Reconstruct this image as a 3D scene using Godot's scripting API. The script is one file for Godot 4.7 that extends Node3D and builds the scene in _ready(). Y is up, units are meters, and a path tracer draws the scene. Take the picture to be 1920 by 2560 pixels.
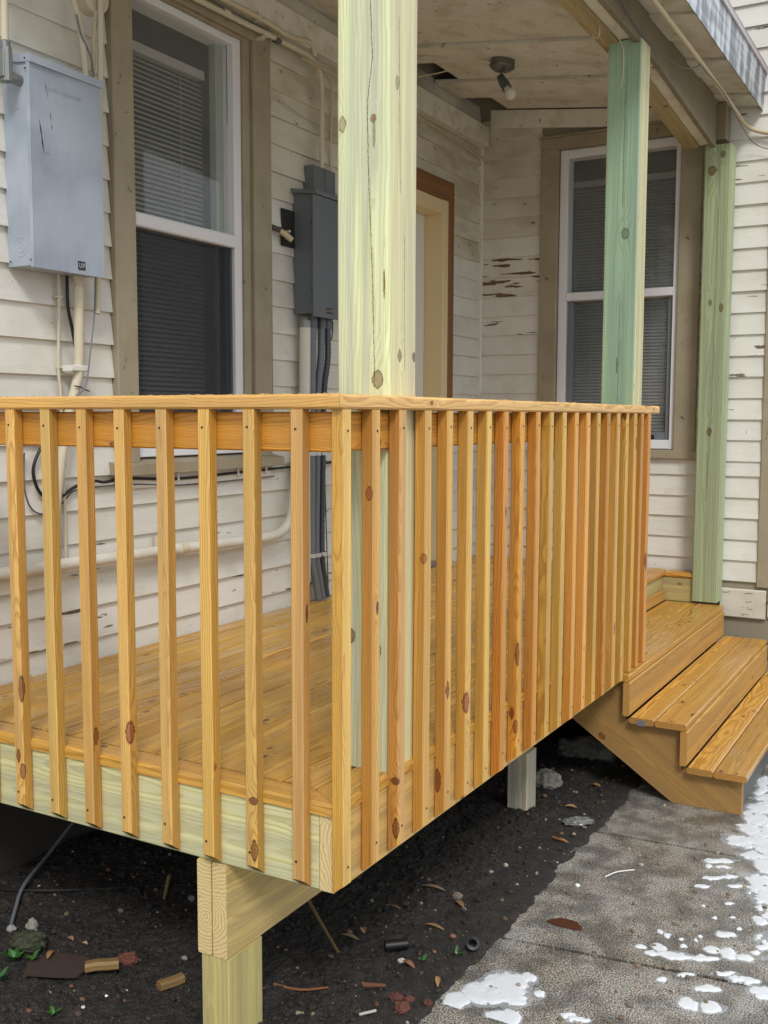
extends Node3D
# Porch of a clapboard house with a new stained deck. Deck top is y = 0, the concrete path y = G.
# x runs away from the house wall, -z runs along the deck towards the far wall.

const G := -0.665
const WX := -1.553          # face of the long house wall
const WZ := -4.12           # face of the far house wall

var M := {}
var used := {}
var face_tint: Array[Color] = []   # colour of each of a board's eight long faces, when they differ
var rng := RandomNumberGenerator.new()

# ------------------------------------------------------------------ mesh collector
class MB:
	var V := PackedVector3Array()
	var N := PackedVector3Array()
	var U := PackedVector2Array()
	var C := PackedColorArray()
	func tri(a: Vector3, b: Vector3, c: Vector3, n: Vector3, ua: Vector2, ub: Vector2, uc: Vector2, col: Color) -> void:
		tri3(a, b, c, n, n, n, ua, ub, uc, col)
	func tri3(a: Vector3, b: Vector3, c: Vector3, na: Vector3, nb: Vector3, nc: Vector3, ua: Vector2, ub: Vector2, uc: Vector2, col: Color) -> void:
		var g := (b - a).cross(c - a)
		if g.dot(na + nb + nc) > 0.0:
			V.append_array([a, c, b]); N.append_array([na, nc, nb]); U.append_array([ua, uc, ub])
		else:
			V.append_array([a, b, c]); N.append_array([na, nb, nc]); U.append_array([ua, ub, uc])
		C.append_array([col, col, col])
	func quad(a: Vector3, b: Vector3, c: Vector3, d: Vector3, n: Vector3, ua: Vector2, ub: Vector2, uc: Vector2, ud: Vector2, col: Color) -> void:
		tri(a, b, c, n, ua, ub, uc, col)
		tri(a, c, d, n, ua, uc, ud, col)
	func add(mesh: ArrayMesh, mat: Material) -> ArrayMesh:
		if V.is_empty():
			return mesh
		var arr := []
		arr.resize(Mesh.ARRAY_MAX)
		arr[Mesh.ARRAY_VERTEX] = V; arr[Mesh.ARRAY_NORMAL] = N; arr[Mesh.ARRAY_TEX_UV] = U; arr[Mesh.ARRAY_COLOR] = C
		mesh.add_surface_from_arrays(Mesh.PRIMITIVE_TRIANGLES, arr)
		mesh.surface_set_material(mesh.get_surface_count() - 1, mat)
		return mesh

# ------------------------------------------------------------------ naming and tree helpers
func numbered(called: String) -> String:
	var k: int = used.get(called, 0)
	used[called] = k + 1
	return called if k == 0 else "%s_%03d" % [called, k]

func thing(called: String, label: String, category: String, at: Vector3, group := "") -> Node3D:
	var o := Node3D.new()
	o.name = numbered(called)
	o.position = at
	add_child(o)
	o.set_meta("label", label); o.set_meta("category", category)
	if group != "":
		o.set_meta("group", group)
	return o

func part(called: String, mesh: Mesh, parent: Node3D) -> MeshInstance3D:
	var o := MeshInstance3D.new()
	o.name = called
	o.mesh = mesh
	if parent.get_parent() == self and not (parent is MeshInstance3D):
		o.position = -parent.position
	parent.add_child(o, true)
	return o

func single(called: String, mesh: Mesh, label: String, category: String, group := "") -> MeshInstance3D:
	var o := MeshInstance3D.new()
	o.name = numbered(called)
	o.mesh = mesh
	add_child(o)
	o.set_meta("label", label); o.set_meta("category", category)
	if group != "":
		o.set_meta("group", group)
	return o

func struct(called: String, mesh: Mesh) -> MeshInstance3D:
	var o := MeshInstance3D.new()
	o.name = called
	o.mesh = mesh
	add_child(o, true)
	o.set_meta("kind", "structure")
	return o

# ------------------------------------------------------------------ colour helpers
func rgb(r: float, g: float, b: float) -> Color:
	return Color(r / 255.0, g / 255.0, b / 255.0)

func soft(c: Color) -> Color:
	return c.lerp(rgb(221, 181, 112), 0.34) * Color(0.985, 0.985, 0.96)

func tint(target: Color, base: Color) -> Color:
	var t := target.srgb_to_linear()
	var b := base.srgb_to_linear()
	return Color(t.r / b.r, t.g / b.g, t.b / b.b)

func jit(c: Color, k: float) -> Color:
	var f := 1.0 + rng.randf_range(-k, k)
	return Color(c.r * f, c.g * f * (1.0 + rng.randf_range(-k, k) * 0.3), c.b * f * (1.0 + rng.randf_range(-k, k) * 0.5))

# ------------------------------------------------------------------ shapes
# Box from a to b with eased long edges; axis = the grain. Ends use the end-grain material.
func board(a: Vector3, b: Vector3, axis: int, ch: float, mat: Material, tex: Vector2, uo: float, vo: float, col: Color, segs := 1, wob := 0.0, slant := Vector2.ZERO, endmat: Material = null, endcol := Color(0, 0, 0, 0)) -> ArrayMesh:
	var pq: Array = [[2, 1], [0, 2], [0, 1]][axis]
	var p: int = pq[0]
	var q: int = pq[1]
	var lo := Vector3(minf(a.x, b.x), minf(a.y, b.y), minf(a.z, b.z))
	var hi := Vector3(maxf(a.x, b.x), maxf(a.y, b.y), maxf(a.z, b.z))
	var p0: float = lo[p]
	var p1: float = hi[p]
	var q0: float = lo[q]
	var q1: float = hi[q]
	var pr := PackedVector2Array([Vector2(p0 + ch, q1), Vector2(p1 - ch, q1), Vector2(p1, q1 - ch), Vector2(p1, q0 + ch), Vector2(p1 - ch, q0), Vector2(p0 + ch, q0), Vector2(p0, q0 + ch), Vector2(p0, q1 - ch)])
	if ch <= 0.0:
		pr = PackedVector2Array([Vector2(p0, q1), Vector2(p1, q1), Vector2(p1, q0), Vector2(p0, q0)])
	var n := pr.size()
	var ctr := Vector2((p0 + p1) / 2, (q0 + q1) / 2)
	var rings: Array[PackedVector3Array] = []
	for s in segs + 1:
		var t := float(s) / segs
		var off := Vector2.ZERO
		if wob > 0.0 and s > 0 and s < segs:
			off = Vector2(rng.randf_range(-wob, wob), rng.randf_range(-wob, wob))
		var ring := PackedVector3Array()
		for k in n:
			var v := Vector3.ZERO
			v[axis] = lerpf(lo[axis], hi[axis], t)
			if s == 0:
				v[axis] += (pr[k].x - ctr.x) * slant.x + (pr[k].y - ctr.y) * slant.y
			v[p] = pr[k].x + off.x
			v[q] = pr[k].y + off.y
			ring.append(v)
		rings.append(ring)
	var mb := MB.new()
	var per := 0.0
	for k in n:
		var k2 := (k + 1) % n
		var w := pr[k].distance_to(pr[k2])
		var e := pr[k2] - pr[k]
		var nn := Vector2(e.y, -e.x)
		if nn.dot((pr[k] + pr[k2]) / 2 - ctr) < 0:
			nn = -nn
		var nv := Vector3.ZERO
		nv[p] = nn.x
		nv[q] = nn.y
		nv = nv.normalized()
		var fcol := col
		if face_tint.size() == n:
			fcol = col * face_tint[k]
		for s in segs:
			var A := rings[s][k]
			var B := rings[s][k2]
			var Cc := rings[s + 1][k2]
			var D := rings[s + 1][k]
			var va := (vo + A[axis] - lo[axis]) / tex.y
			var vb := (vo + B[axis] - lo[axis]) / tex.y
			var vc := (vo + Cc[axis] - lo[axis]) / tex.y
			var ua := (uo + per) / tex.x
			var ub := (uo + per + w) / tex.x
			mb.quad(A, B, Cc, D, nv, Vector2(ua, va), Vector2(ub, vb), Vector2(ub, vc), Vector2(ua, vc), fcol)
		per += w
	var me := MB.new()
	var ec := endcol if endcol.a > 0.0 else col
	for side in [0, segs]:
		var nv := Vector3.ZERO
		nv[axis] = -1.0 if side == 0 else 1.0
		var R: PackedVector3Array = rings[side]
		for k in range(1, n - 1):
			me.tri(R[0], R[k], R[k + 1], nv, ev(R[0], p, q), ev(R[k], p, q), ev(R[k + 1], p, q), ec)
	var mesh := ArrayMesh.new()
	mb.add(mesh, mat)
	me.add(mesh, endmat if endmat else mat)
	return mesh

func ev(v: Vector3, p: int, q: int) -> Vector2:
	return Vector2(v[p] / 0.26 + 0.31, v[q] / 0.26 + 0.17)

# Prism: outline pts in the plane (ex, ey) swept along el by len.
func prism(pts: PackedVector2Array, o: Vector3, ex: Vector3, ey: Vector3, el: Vector3, length: float, mat: Material, tex: Vector2, uo: float, vo: float, col: Color) -> ArrayMesh:
	var mb := MB.new()
	var n := pts.size()
	var area := 0.0
	for k in n:
		area += pts[k].cross(pts[(k + 1) % n])
	var per := 0.0
	for k in n:
		var A := pts[k]
		var B := pts[(k + 1) % n]
		var e := B - A
		var nn := Vector2(e.y, -e.x) * signf(area)
		var nv := (ex * nn.x + ey * nn.y).normalized()
		var a3 := o + ex * A.x + ey * A.y
		var b3 := o + ex * B.x + ey * B.y
		var u0 := (uo + per) / tex.x
		var u1 := (uo + per + e.length()) / tex.x
		mb.quad(a3, b3, b3 + el * length, a3 + el * length, nv, Vector2(u0, vo / tex.y), Vector2(u1, vo / tex.y), Vector2(u1, (vo + length) / tex.y), Vector2(u0, (vo + length) / tex.y), col)
		per += e.length()
	var idx := Geometry2D.triangulate_polygon(pts)
	for k in range(0, idx.size(), 3):
		for s in [0.0, length]:
			var q: Array[Vector3] = []
			var w: Array[Vector2] = []
			for j in 3:
				var P := pts[idx[k + j]]
				q.append(o + ex * P.x + ey * P.y + el * s)
				w.append(Vector2((uo + P.x) / tex.x, (vo + P.y) / tex.y))
			mb.tri(q[0], q[1], q[2], el if s > 0.0 else -el, w[0], w[1], w[2], col)
	return mb.add(ArrayMesh.new(), mat)

# Box given by eight corners: four of the near end, four of the far end, in the same turn.
func hexa(c: Array, mat: Material, tex: Vector2, col: Color, uo := 0.0) -> ArrayMesh:
	var mb := MB.new()
	var mid := Vector3.ZERO
	for v: Vector3 in c:
		mid += v / 8.0
	var per := uo
	for f in [[0, 1, 5, 4], [1, 2, 6, 5], [2, 3, 7, 6], [3, 0, 4, 7], [0, 1, 2, 3], [4, 5, 6, 7]]:
		var a: Vector3 = c[f[0]]
		var b: Vector3 = c[f[1]]
		var d: Vector3 = c[f[2]]
		var e: Vector3 = c[f[3]]
		var nv := (b - a).cross(e - a).normalized()
		if nv.dot((a + b + d + e) / 4 - mid) < 0:
			nv = -nv
		var w := a.distance_to(b)
		var l := a.distance_to(e)
		mb.quad(a, b, d, e, nv, Vector2(per / tex.x, 0), Vector2((per + w) / tex.x, 0), Vector2((per + w) / tex.x, l / tex.y), Vector2(per / tex.x, l / tex.y), col)
		per += w
	return mb.add(ArrayMesh.new(), mat)

func box(a: Vector3, b: Vector3, ch: float, mat: Material, col := Color.WHITE) -> ArrayMesh:
	var d := (b - a).abs()
	var ax := 0
	if d.y >= d.x and d.y >= d.z:
		ax = 1
	elif d.z >= d.x:
		ax = 2
	return board(a, b, ax, ch, mat, Vector2(1, 1), a.y + a.z, a.x + a.z, col)

func smooth_path(pts: Array, per: int) -> PackedVector3Array:
	var out := PackedVector3Array()
	for i in pts.size() - 1:
		var p0: Vector3 = pts[maxi(i - 1, 0)]
		var p1: Vector3 = pts[i]
		var p2: Vector3 = pts[i + 1]
		var p3: Vector3 = pts[mini(i + 2, pts.size() - 1)]
		for k in per:
			out.append(p1.cubic_interpolate(p2, p0, p3, float(k) / per))
	out.append(pts[-1])
	return out

func tube(pts: Array, r: float, sides: int, mat: Material, col := Color.WHITE, per := 5, ribs := 0.0, end_r := -1.0) -> ArrayMesh:
	var P := smooth_path(pts, per) if per > 1 else PackedVector3Array(pts)
	var mb := MB.new()
	var t0 := (P[1] - P[0]).normalized()
	var nrm := t0.cross(Vector3(0.31, 0.12, 0.94)).normalized()
	var prev_r: PackedVector3Array
	var prev_n: PackedVector3Array
	var dist := 0.0
	for i in P.size():
		var t := (P[mini(i + 1, P.size() - 1)] - P[maxi(i - 1, 0)]).normalized()
		nrm = (nrm - t * nrm.dot(t)).normalized()
		var bi := t.cross(nrm)
		var ring := PackedVector3Array()
		var nn := PackedVector3Array()
		var f := float(i) / (P.size() - 1)
		var rr := r if end_r < 0 else lerpf(r, end_r, f)
		if ribs > 0.0 and i % 2 == 1:
			rr -= ribs
		for k in sides + 1:
			var a := TAU * k / sides
			var d := nrm * cos(a) + bi * sin(a)
			ring.append(P[i] + d * rr)
			nn.append(d)
		if i > 0:
			var d2 := dist + P[i].distance_to(P[i - 1])
			for k in sides:
				var ua := Vector2(float(k) / sides * r * 6.28, dist)
				var ub := Vector2(float(k + 1) / sides * r * 6.28, dist)
				var uc := Vector2(ub.x, d2)
				var ud := Vector2(ua.x, d2)
				mb.tri3(prev_r[k], prev_r[k + 1], ring[k + 1], prev_n[k], prev_n[k + 1], nn[k + 1], ua, ub, uc, col)
				mb.tri3(prev_r[k], ring[k + 1], ring[k], prev_n[k], nn[k + 1], nn[k], ua, uc, ud, col)
			dist = d2
		if i == 0 or i == P.size() - 1:
			var tn := -t if i == 0 else t
			for k in sides:
				mb.tri(P[i], ring[k], ring[k + 1], tn, Vector2.ZERO, Vector2(0.01, 0), Vector2(0, 0.01), col)
		prev_r = ring
		prev_n = nn
	return mb.add(ArrayMesh.new(), mat)

# Lathe: profile of (radius, height) about the line from o along ax.
func lathe(prof: Array, o: Vector3, ax: Vector3, sides: int, mat: Material, col := Color.WHITE) -> ArrayMesh:
	var mb := MB.new()
	ax = ax.normalized()
	var e1 := ax.cross(Vector3(0.3, 0.5, 0.81)).normalized()
	var e2 := ax.cross(e1)
	for i in prof.size() - 1:
		var a: Vector2 = prof[i]
		var b: Vector2 = prof[i + 1]
		var sl := (b - a).normalized()
		for k in sides:
			var t1 := TAU * k / sides
			var t2 := TAU * (k + 1) / sides
			var d1 := e1 * cos(t1) + e2 * sin(t1)
			var d2 := e1 * cos(t2) + e2 * sin(t2)
			var n1 := (d1 * sl.y - ax * sl.x).normalized()
			var n2 := (d2 * sl.y - ax * sl.x).normalized()
			var A := o + d1 * a.x + ax * a.y
			var B := o + d2 * a.x + ax * a.y
			var Cc := o + d2 * b.x + ax * b.y
			var D := o + d1 * b.x + ax * b.y
			var u := Vector2(k * 0.01, i * 0.01)
			if a.x > 1e-5:
				mb.tri3(A, B, Cc, n1, n2, n2, u, u + Vector2(0.01, 0), u + Vector2(0.01, 0.01), col)
			if b.x > 1e-5:
				mb.tri3(A, Cc, D, n1, n2, n1, u, u + Vector2(0.01, 0.01), u + Vector2(0, 0.01), col)
	return mb.add(ArrayMesh.new(), mat)

func rock(c: Vector3, size: Vector3, sd: int, mat: Material, col := Color.WHITE, rough := 0.35, turn := 0.0, res := 15) -> ArrayMesh:
	var ns := FastNoiseLite.new()
	ns.seed = sd
	ns.frequency = 0.9
	var mb := MB.new()
	var bas := Basis(Vector3.UP, turn)
	var grid: Array = []
	for i in res + 1:
		var row: Array[Vector3] = []
		for j in res * 2 + 1:
			var th := PI * i / res
			var ph := TAU * (j % (res * 2)) / (res * 2)
			var d := Vector3(sin(th) * cos(ph), cos(th), sin(th) * sin(ph))
			var k := 1.0 + rough * (ns.get_noise_3dv(d * 1.6) + 0.5 * ns.get_noise_3dv(d * 4.0))
			row.append(c + bas * (d * k * size * 0.5))
		grid.append(row)
	for i in res:
		for j in res * 2:
			var a: Vector3 = grid[i][j]
			var b: Vector3 = grid[i][j + 1]
			var d: Vector3 = grid[i + 1][j + 1]
			var e: Vector3 = grid[i + 1][j]
			var nv := (d - a).cross(e - b)
			if nv.length() < 1e-12:
				continue
			nv = nv.normalized()
			if nv.dot((a + b + d + e) / 4 - c) < 0:
				nv = -nv
			mb.quad(a, b, d, e, nv, Vector2(a.x, a.z), Vector2(b.x, b.z), Vector2(d.x, d.z), Vector2(e.x, e.z), col)
	return mb.add(ArrayMesh.new(), mat)

# A leaf blade from base along dir, curled by curl, arching up by arch.
func leaf_into(mb: MB, base: Vector3, dir: Vector3, up: Vector3, length: float, width: float, curl: float, arch: float, col: Color) -> void:
	var side := dir.cross(up).normalized()
	up = side.cross(dir).normalized()
	var rows := 7
	var prev: Array[Vector3] = []
	for i in rows + 1:
		var t := float(i) / rows
		var w := width * pow(sin(PI * clampf(t * 0.92 + 0.06, 0, 1)), 0.8) * (1.0 - 0.25 * t)
		var mid := base + dir * length * t + up * arch * sin(PI * t * 0.9) * length
		var row: Array[Vector3] = [mid - side * w * 0.5 + up * curl * w, mid, mid + side * w * 0.5 + up * curl * w]
		if i > 0:
			for k in 2:
				var nv := (row[k + 1] - prev[k]).cross(row[k] - prev[k + 1])
				if nv.length() > 1e-14:
					nv = nv.normalized()
					if nv.dot(up) < 0:
						nv = -nv
					mb.quad(prev[k], prev[k + 1], row[k + 1], row[k], nv, Vector2.ZERO, Vector2(1, 0), Vector2(1, 1), Vector2(0, 1), col)
		prev = row

# ------------------------------------------------------------------ textures
func noise_bytes(w: int, h: int, freq: float, sd: int, sx := 1, sy := 1, oct := 3) -> PackedByteArray:
	var n := FastNoiseLite.new()
	n.seed = sd
	n.noise_type = FastNoiseLite.TYPE_SIMPLEX_SMOOTH
	n.frequency = freq
	n.fractal_octaves = oct
	var im := n.get_seamless_image(maxi(4, w / sx), maxi(4, h / sy), false, false, 0.1, true)
	im.convert(Image.FORMAT_L8)
	if im.get_width() != w or im.get_height() != h:
		im.resize(w, h, Image.INTERPOLATE_CUBIC)
	return im.get_data()

func tex_of(im: Image) -> ImageTexture:
	return ImageTexture.create_from_image(im)

# Sawn wood. strips: x0, x1 (pixels), fold (mm where the face turns), base, base2, dark, sp (ring mm), cx, cy, drift, con, knots [s, t, rw, rh, colour], cracks [[s, t] ...]
func wood(w: int, h: int, mx: float, my: float, strips: Array, sd: int) -> Image:
	var fib := noise_bytes(w, h, 0.25, sd, 1, 40, 2)
	var blot := noise_bytes(w, h, 0.02, sd + 1, 1, 24, 2)
	var ns := FastNoiseLite.new()
	ns.seed = sd + 7
	ns.frequency = 1.0
	var out := PackedByteArray()
	out.resize(w * h * 3)
	var si := 0
	for st: Dictionary in strips:
		si += 1
		var x0: int = st.x0
		var x1: int = st.x1
		var fold: float = st.fold
		var base: Color = st.base
		var base2: Color = st.get("base2", base)
		var dark: Color = st.dark
		var sp: float = st.sp
		var con: float = st.con
		var knots: Array = st.get("knots", [])
		var cracks: Array = st.get("cracks", [])
		var drift: float = st.drift
		for y in h:
			var t := y * my
			var cx: float = st.cx + drift * ns.get_noise_2d(t * 0.0007, si * 17.3) + drift * 0.06 * ns.get_noise_2d(t * 0.006, si * 9.1 + 50.0)
			var cy: float = st.cy + drift * 0.7 * ns.get_noise_2d(t * 0.0008, si * 31.7 + 100.0)
			var act: Array = []
			for k: Array in knots:
				if absf(t - float(k[1])) < float(k[3]) * 5.0:
					act.append(k)
			var cs: Array[float] = []
			for cr: Array in cracks:
				for i in cr.size() - 1:
					if t >= cr[i][1] and t < cr[i + 1][1]:
						cs.append(lerpf(cr[i][0], cr[i + 1][0], (t - cr[i][1]) / (cr[i + 1][1] - cr[i][1])) + 1.2 * ns.get_noise_2d(t * 0.05, 5.0))
			for x in range(x0, x1):
				var s := (x - x0) * mx
				var X := s
				var Y := 0.0
				if s > fold:
					X = fold
					Y = s - fold
				var at := y * w + x
				var f := fib[at] / 255.0
				var bl := blot[at] / 255.0
				var r := sqrt((X - cx) * (X - cx) + (Y - cy) * (Y - cy)) + (bl - 0.5) * sp * 0.9 + (f - 0.5) * sp * 0.25
				var kn := 0.0
				var kcol := dark
				for k: Array in act:
					var ds: float = (s - k[0]) / k[2]
					var dt: float = (t - k[1]) / k[3]
					var d2 := ds * ds + dt * dt * 0.16
					r += sp * 2.2 * exp(-d2 * 0.5)
					var al := ds / (1.0 - 0.22 * minf(absf(dt), 1.2)) + 0.3 * ns.get_noise_2d(t * 0.09, si * 3.0 + s * 0.05)
					var dk := al * al + dt * dt + (f - 0.5) * 0.5 + (bl - 0.5) * 0.5
					if dk < 1.35:
						kn = maxf(kn, clampf((1.35 - dk) * 2.6, 0, 0.92))
						kcol = k[4]
						if dk > 0.8:
							kcol = kcol.darkened(0.35)
						elif fposmod(dk * 3.0, 1.0) > 0.6:
							kcol = kcol.lightened(0.12)
				var ph := fposmod(r / sp, 1.0)
				var late := smoothstep(0.35, 0.9, ph) * (1.0 - smoothstep(0.93, 1.0, ph))
				var b := base
				if s > fold:
					b = base2
				var k1 := clampf(late * con * (0.6 + 0.8 * bl) , 0, 1)
				var c := b.lerp(dark, k1)
				var g := 1.0 + (f - 0.5) * 0.14 + (bl - 0.5) * 0.20
				c = Color(c.r * g, c.g * g, c.b * (g - (bl - 0.5) * 0.1))
				if kn > 0.0:
					c = c.lerp(kcol, kn)
				for q in cs:
					if absf(s - q) < mx * 0.75:
						c = c.lerp(Color(0.16, 0.14, 0.08), 0.8)
				out[at * 3] = clampi(int(c.r * 255.0), 0, 255)
				out[at * 3 + 1] = clampi(int(c.g * 255.0), 0, 255)
				out[at * 3 + 2] = clampi(int(c.b * 255.0), 0, 255)
	return Image.create_from_data(w, h, false, Image.FORMAT_RGB8, out)

# Old paint: base colour with brushed streaks, mildew specks, hairline cracks and (if peel > 0) bare wood showing.
func paint(w: int, h: int, base: Color, dirt: Color, speck: float, peel: float, bare: Color, sd: int) -> Image:
	var a := noise_bytes(w, h, 0.006, sd, 1, 1, 4)
	var b := noise_bytes(w, h, 0.08, sd + 1, 1, 5, 3)
	var c := noise_bytes(w, h, 0.024, sd + 2, 1, 1, 4)
	var d := noise_bytes(w, h, 0.03, sd + 3, 1, 4, 5)
	var out := PackedByteArray()
	out.resize(w * h * 3)
	for i in w * h:
		var k := a[i] / 255.0
		var m := 1.0 + (b[i] / 255.0 - 0.5) * 0.03
		var col := base.lerp(dirt, clampf((k - 0.42) * 1.1, 0, 0.6))
		var sp := c[i] / 255.0
		if sp > 1.0 - speck:
			col = col.lerp(dirt.darkened(0.5), clampf((sp - 1.0 + speck) * 9.0, 0, 0.75))
		if peel > 0.0:
			var p := d[i] / 255.0
			if p < peel:
				col = bare * (0.75 + 0.5 * b[i] / 255.0)
			elif p < peel + 0.03:
				col = col.lightened(0.12)
		out[i * 3] = clampi(int(col.r * m * 255.0), 0, 255)
		out[i * 3 + 1] = clampi(int(col.g * m * 255.0), 0, 255)
		out[i * 3 + 2] = clampi(int(col.b * m * 255.0), 0, 255)
	return Image.create_from_data(w, h, false, Image.FORMAT_RGB8, out)

func normal_from(w: int, h: int, freq: float, sd: int, strength: float, sx := 1, sy := 1) -> ImageTexture:
	var by := noise_bytes(w, h, freq, sd, sx, sy, 4)
	var im := Image.create_from_data(w, h, false, Image.FORMAT_L8, by)
	im.convert(Image.FORMAT_RGBA8)
	im.bump_map_to_normal_map(strength)
	return tex_of(im)

func mat(col: Color, rough: float, metal := 0.0, tex: Texture2D = null) -> StandardMaterial3D:
	var m := StandardMaterial3D.new()
	m.albedo_color = col
	m.roughness = rough
	m.metallic = metal
	m.vertex_color_use_as_albedo = true
	if tex:
		m.albedo_texture = tex
	return m

const STAIN := Color(0.90, 0.74, 0.49)
const DECK := Color(0.80, 0.63, 0.32)
const PALE := Color(0.86, 0.85, 0.68)
const T_STAIN := Vector2(1.024, 2.048)
const T_DECK := Vector2(1.024, 2.56)
const T_PALE := Vector2(1.024, 2.048)
const T_PAINT := Vector2(1.5, 1.5)

func make_materials() -> void:
	# stained two-by-twos and rails: 15 strips of 68 mm, each two metres long
	var strips: Array = []
	var kcol := rgb(134, 84, 58)
	for i in 15:
		var kn: Array = []
		for j in rng.randi_range(0, 1):
			kn.append([rng.randf_range(4, 60), rng.randf_range(60, 1990), rng.randf_range(5, 11), rng.randf_range(9, 26), jit(kcol, 0.25)])
		for q: Array in [[3, 26, 1125, 13, 24], [3, 12, 1165, 9, 20], [5, 42, 1260, 10, 26], [6, 32, 270, 19, 34], [9, 22, 1072, 12, 30], [9, 20, 1190, 15, 11], [8, 38, 230, 6, 9], [6, 34, 1450, 13, 42], [2, 6, 1110, 12, 36], [3, 30, 1350, 12, 40], [13, 24, 700, 12, 14], [5, 18, 880, 11, 18], [11, 22, 520, 8, 12]]:
			if q[0] == i:
				kn.append([q[1], q[2], q[3] * 0.8, q[4] * 0.85, jit(rgb(150, 98, 64), 0.2)])
		strips.append({"x0": i * 68, "x1": mini((i + 1) * 68, 1024), "fold": 33.0, "base": STAIN, "dark": STAIN * Color(0.74, 0.64, 0.5), "sp": rng.randf_range(3.2, 5.5), "cx": rng.randf_range(-45, 80), "cy": rng.randf_range(-60, -8) * (1 if rng.randf() < 0.8 else -1), "drift": rng.randf_range(12, 45), "con": rng.randf_range(0.28, 0.5), "knots": kn})
	strips[-1].x1 = 1024
	M.stain = mat(Color.WHITE, 0.42, 0.0, tex_of(wood(1024, 1024, 1.0, 2.0, strips, 11)))
	M.stain.normal_enabled = true
	M.stain.normal_texture = normal_from(512, 256, 0.09, 3, 2.0, 1, 4)
	M.stain.normal_scale = 0.25
	# wet deck boards
	strips = []
	for i in 10:
		var kn: Array = []
		for j in rng.randi_range(2, 5):
			kn.append([rng.randf_range(4, 98), rng.randf_range(60, 2500), rng.randf_range(4, 9), rng.randf_range(7, 18), jit(rgb(96, 52, 24), 0.2)])
		strips.append({"x0": i * 102, "x1": (i + 1) * 102, "fold": 999.0, "base": DECK, "dark": DECK * Color(0.70, 0.58, 0.42), "sp": rng.randf_range(5, 9), "cx": rng.randf_range(10, 90), "cy": rng.randf_range(-70, -15), "drift": rng.randf_range(15, 35), "con": rng.randf_range(0.35, 0.6), "knots": kn})
	strips[-1].x1 = 1024
	M.deck = mat(Color.WHITE, 0.3, 0.0, tex_of(wood(1024, 1024, 1.0, 2.5, strips, 23)))
	M.deck.roughness_texture = tex_of(Image.create_from_data(256, 256, false, Image.FORMAT_L8, noise_bytes(256, 256, 0.02, 77)))
	M.deck.roughness = 0.62
	M.deck.normal_enabled = true
	M.deck.normal_texture = normal_from(512, 256, 0.09, 5, 2.0, 1, 6)
	M.deck.normal_scale = 0.3
	# pale pressure-treated timber
	strips = []
	for i in 8:
		var kn: Array = []
		for j in rng.randi_range(0, 1):
			kn.append([rng.randf_range(10, 120), rng.randf_range(60, 2000), rng.randf_range(8, 14), rng.randf_range(9, 16), rgb(160, 124, 84)])
		strips.append({"x0": i * 128, "x1": (i + 1) * 128, "fold": 999.0, "base": PALE, "dark": PALE * Color(0.80, 0.76, 0.60), "sp": rng.randf_range(6, 11), "cx": rng.randf_range(20, 110), "cy": rng.randf_range(-50, -10), "drift": rng.randf_range(20, 45), "con": rng.randf_range(0.28, 0.45), "knots": kn})
	M.pale = mat(Color.WHITE, 0.6, 0.0, tex_of(wood(1024, 512, 1.0, 4.0, strips, 37)))
	# end grain
	strips = [{"x0": 0, "x1": 256, "fold": 999.0, "base": rgb(206, 178, 120), "dark": rgb(150, 112, 62), "sp": 9.0, "cx": 190.0, "cy": 0.0, "drift": 0.0, "con": 0.7}]
	var eg := PackedByteArray()
	eg.resize(256 * 256 * 3)
	var nb := noise_bytes(256, 256, 0.02, 8)
	var nf := noise_bytes(256, 256, 0.3, 9)
	for y in 256:
		for x in 256:
			var r := Vector2(x - 190, y - 210).length() + nb[y * 256 + x] * 0.035
			var ph := fposmod(r / 9.0, 1.0)
			var c := rgb(222, 200, 150).lerp(rgb(150, 112, 62), smoothstep(0.5, 0.95, ph) * 0.42) * (0.92 + 0.16 * nf[y * 256 + x] / 255.0)
			var at := (y * 256 + x) * 3
			eg[at] = clampi(int(c.r * 255), 0, 255); eg[at + 1] = clampi(int(c.g * 255), 0, 255); eg[at + 2] = clampi(int(c.b * 255), 0, 255)
	M.endgrain = mat(Color.WHITE, 0.75, 0.0, tex_of(Image.create_from_data(256, 256, false, Image.FORMAT_RGB8, eg)))
	# the three big posts, each with its own knots and checks (s mm around, t mm up from the deck)
	var gk := rgb(148, 132, 96)
	M.post_a = mat(Color.WHITE, 0.6, 0.0, tex_of(wood(576, 1280, 1.0, 2.0, [{"x0": 0, "x1": 576, "fold": 143.0, "base": rgb(211, 214, 178), "base2": rgb(216, 205, 166), "dark": rgb(186, 188, 132), "sp": 8.0, "cx": 88.0, "cy": -40.0, "drift": 24.0, "con": 0.5,
		"knots": [[108, 958, 15, 21, rgb(150, 136, 96)], [95, 1563, 7, 9, rgb(140, 108, 72)], [10, 1560, 10, 18, rgb(168, 156, 118)], [172, 1648, 8, 15, rgb(150, 150, 112)], [190, 1016, 9, 16, gk], [262, 1016, 8, 11, rgb(118, 104, 80)], [126, 1180, 2.6, 34, rgb(128, 84, 40)], [97, 1530, 3, 30, rgb(150, 138, 96)], [30, 330, 14, 20, rgb(130, 118, 88)], [100, 300, 16, 34, rgb(150, 150, 104)]],
		"cracks": [[[100, 950], [94, 1200], [82, 1450], [78, 1600], [92, 1700], [78, 2000], [78, 2330], [74, 2500]], [[72, 2080], [80, 2300]], [[215, 980], [212, 1300]], [[190, 1400], [178, 1800]]]}], 41)))
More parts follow.
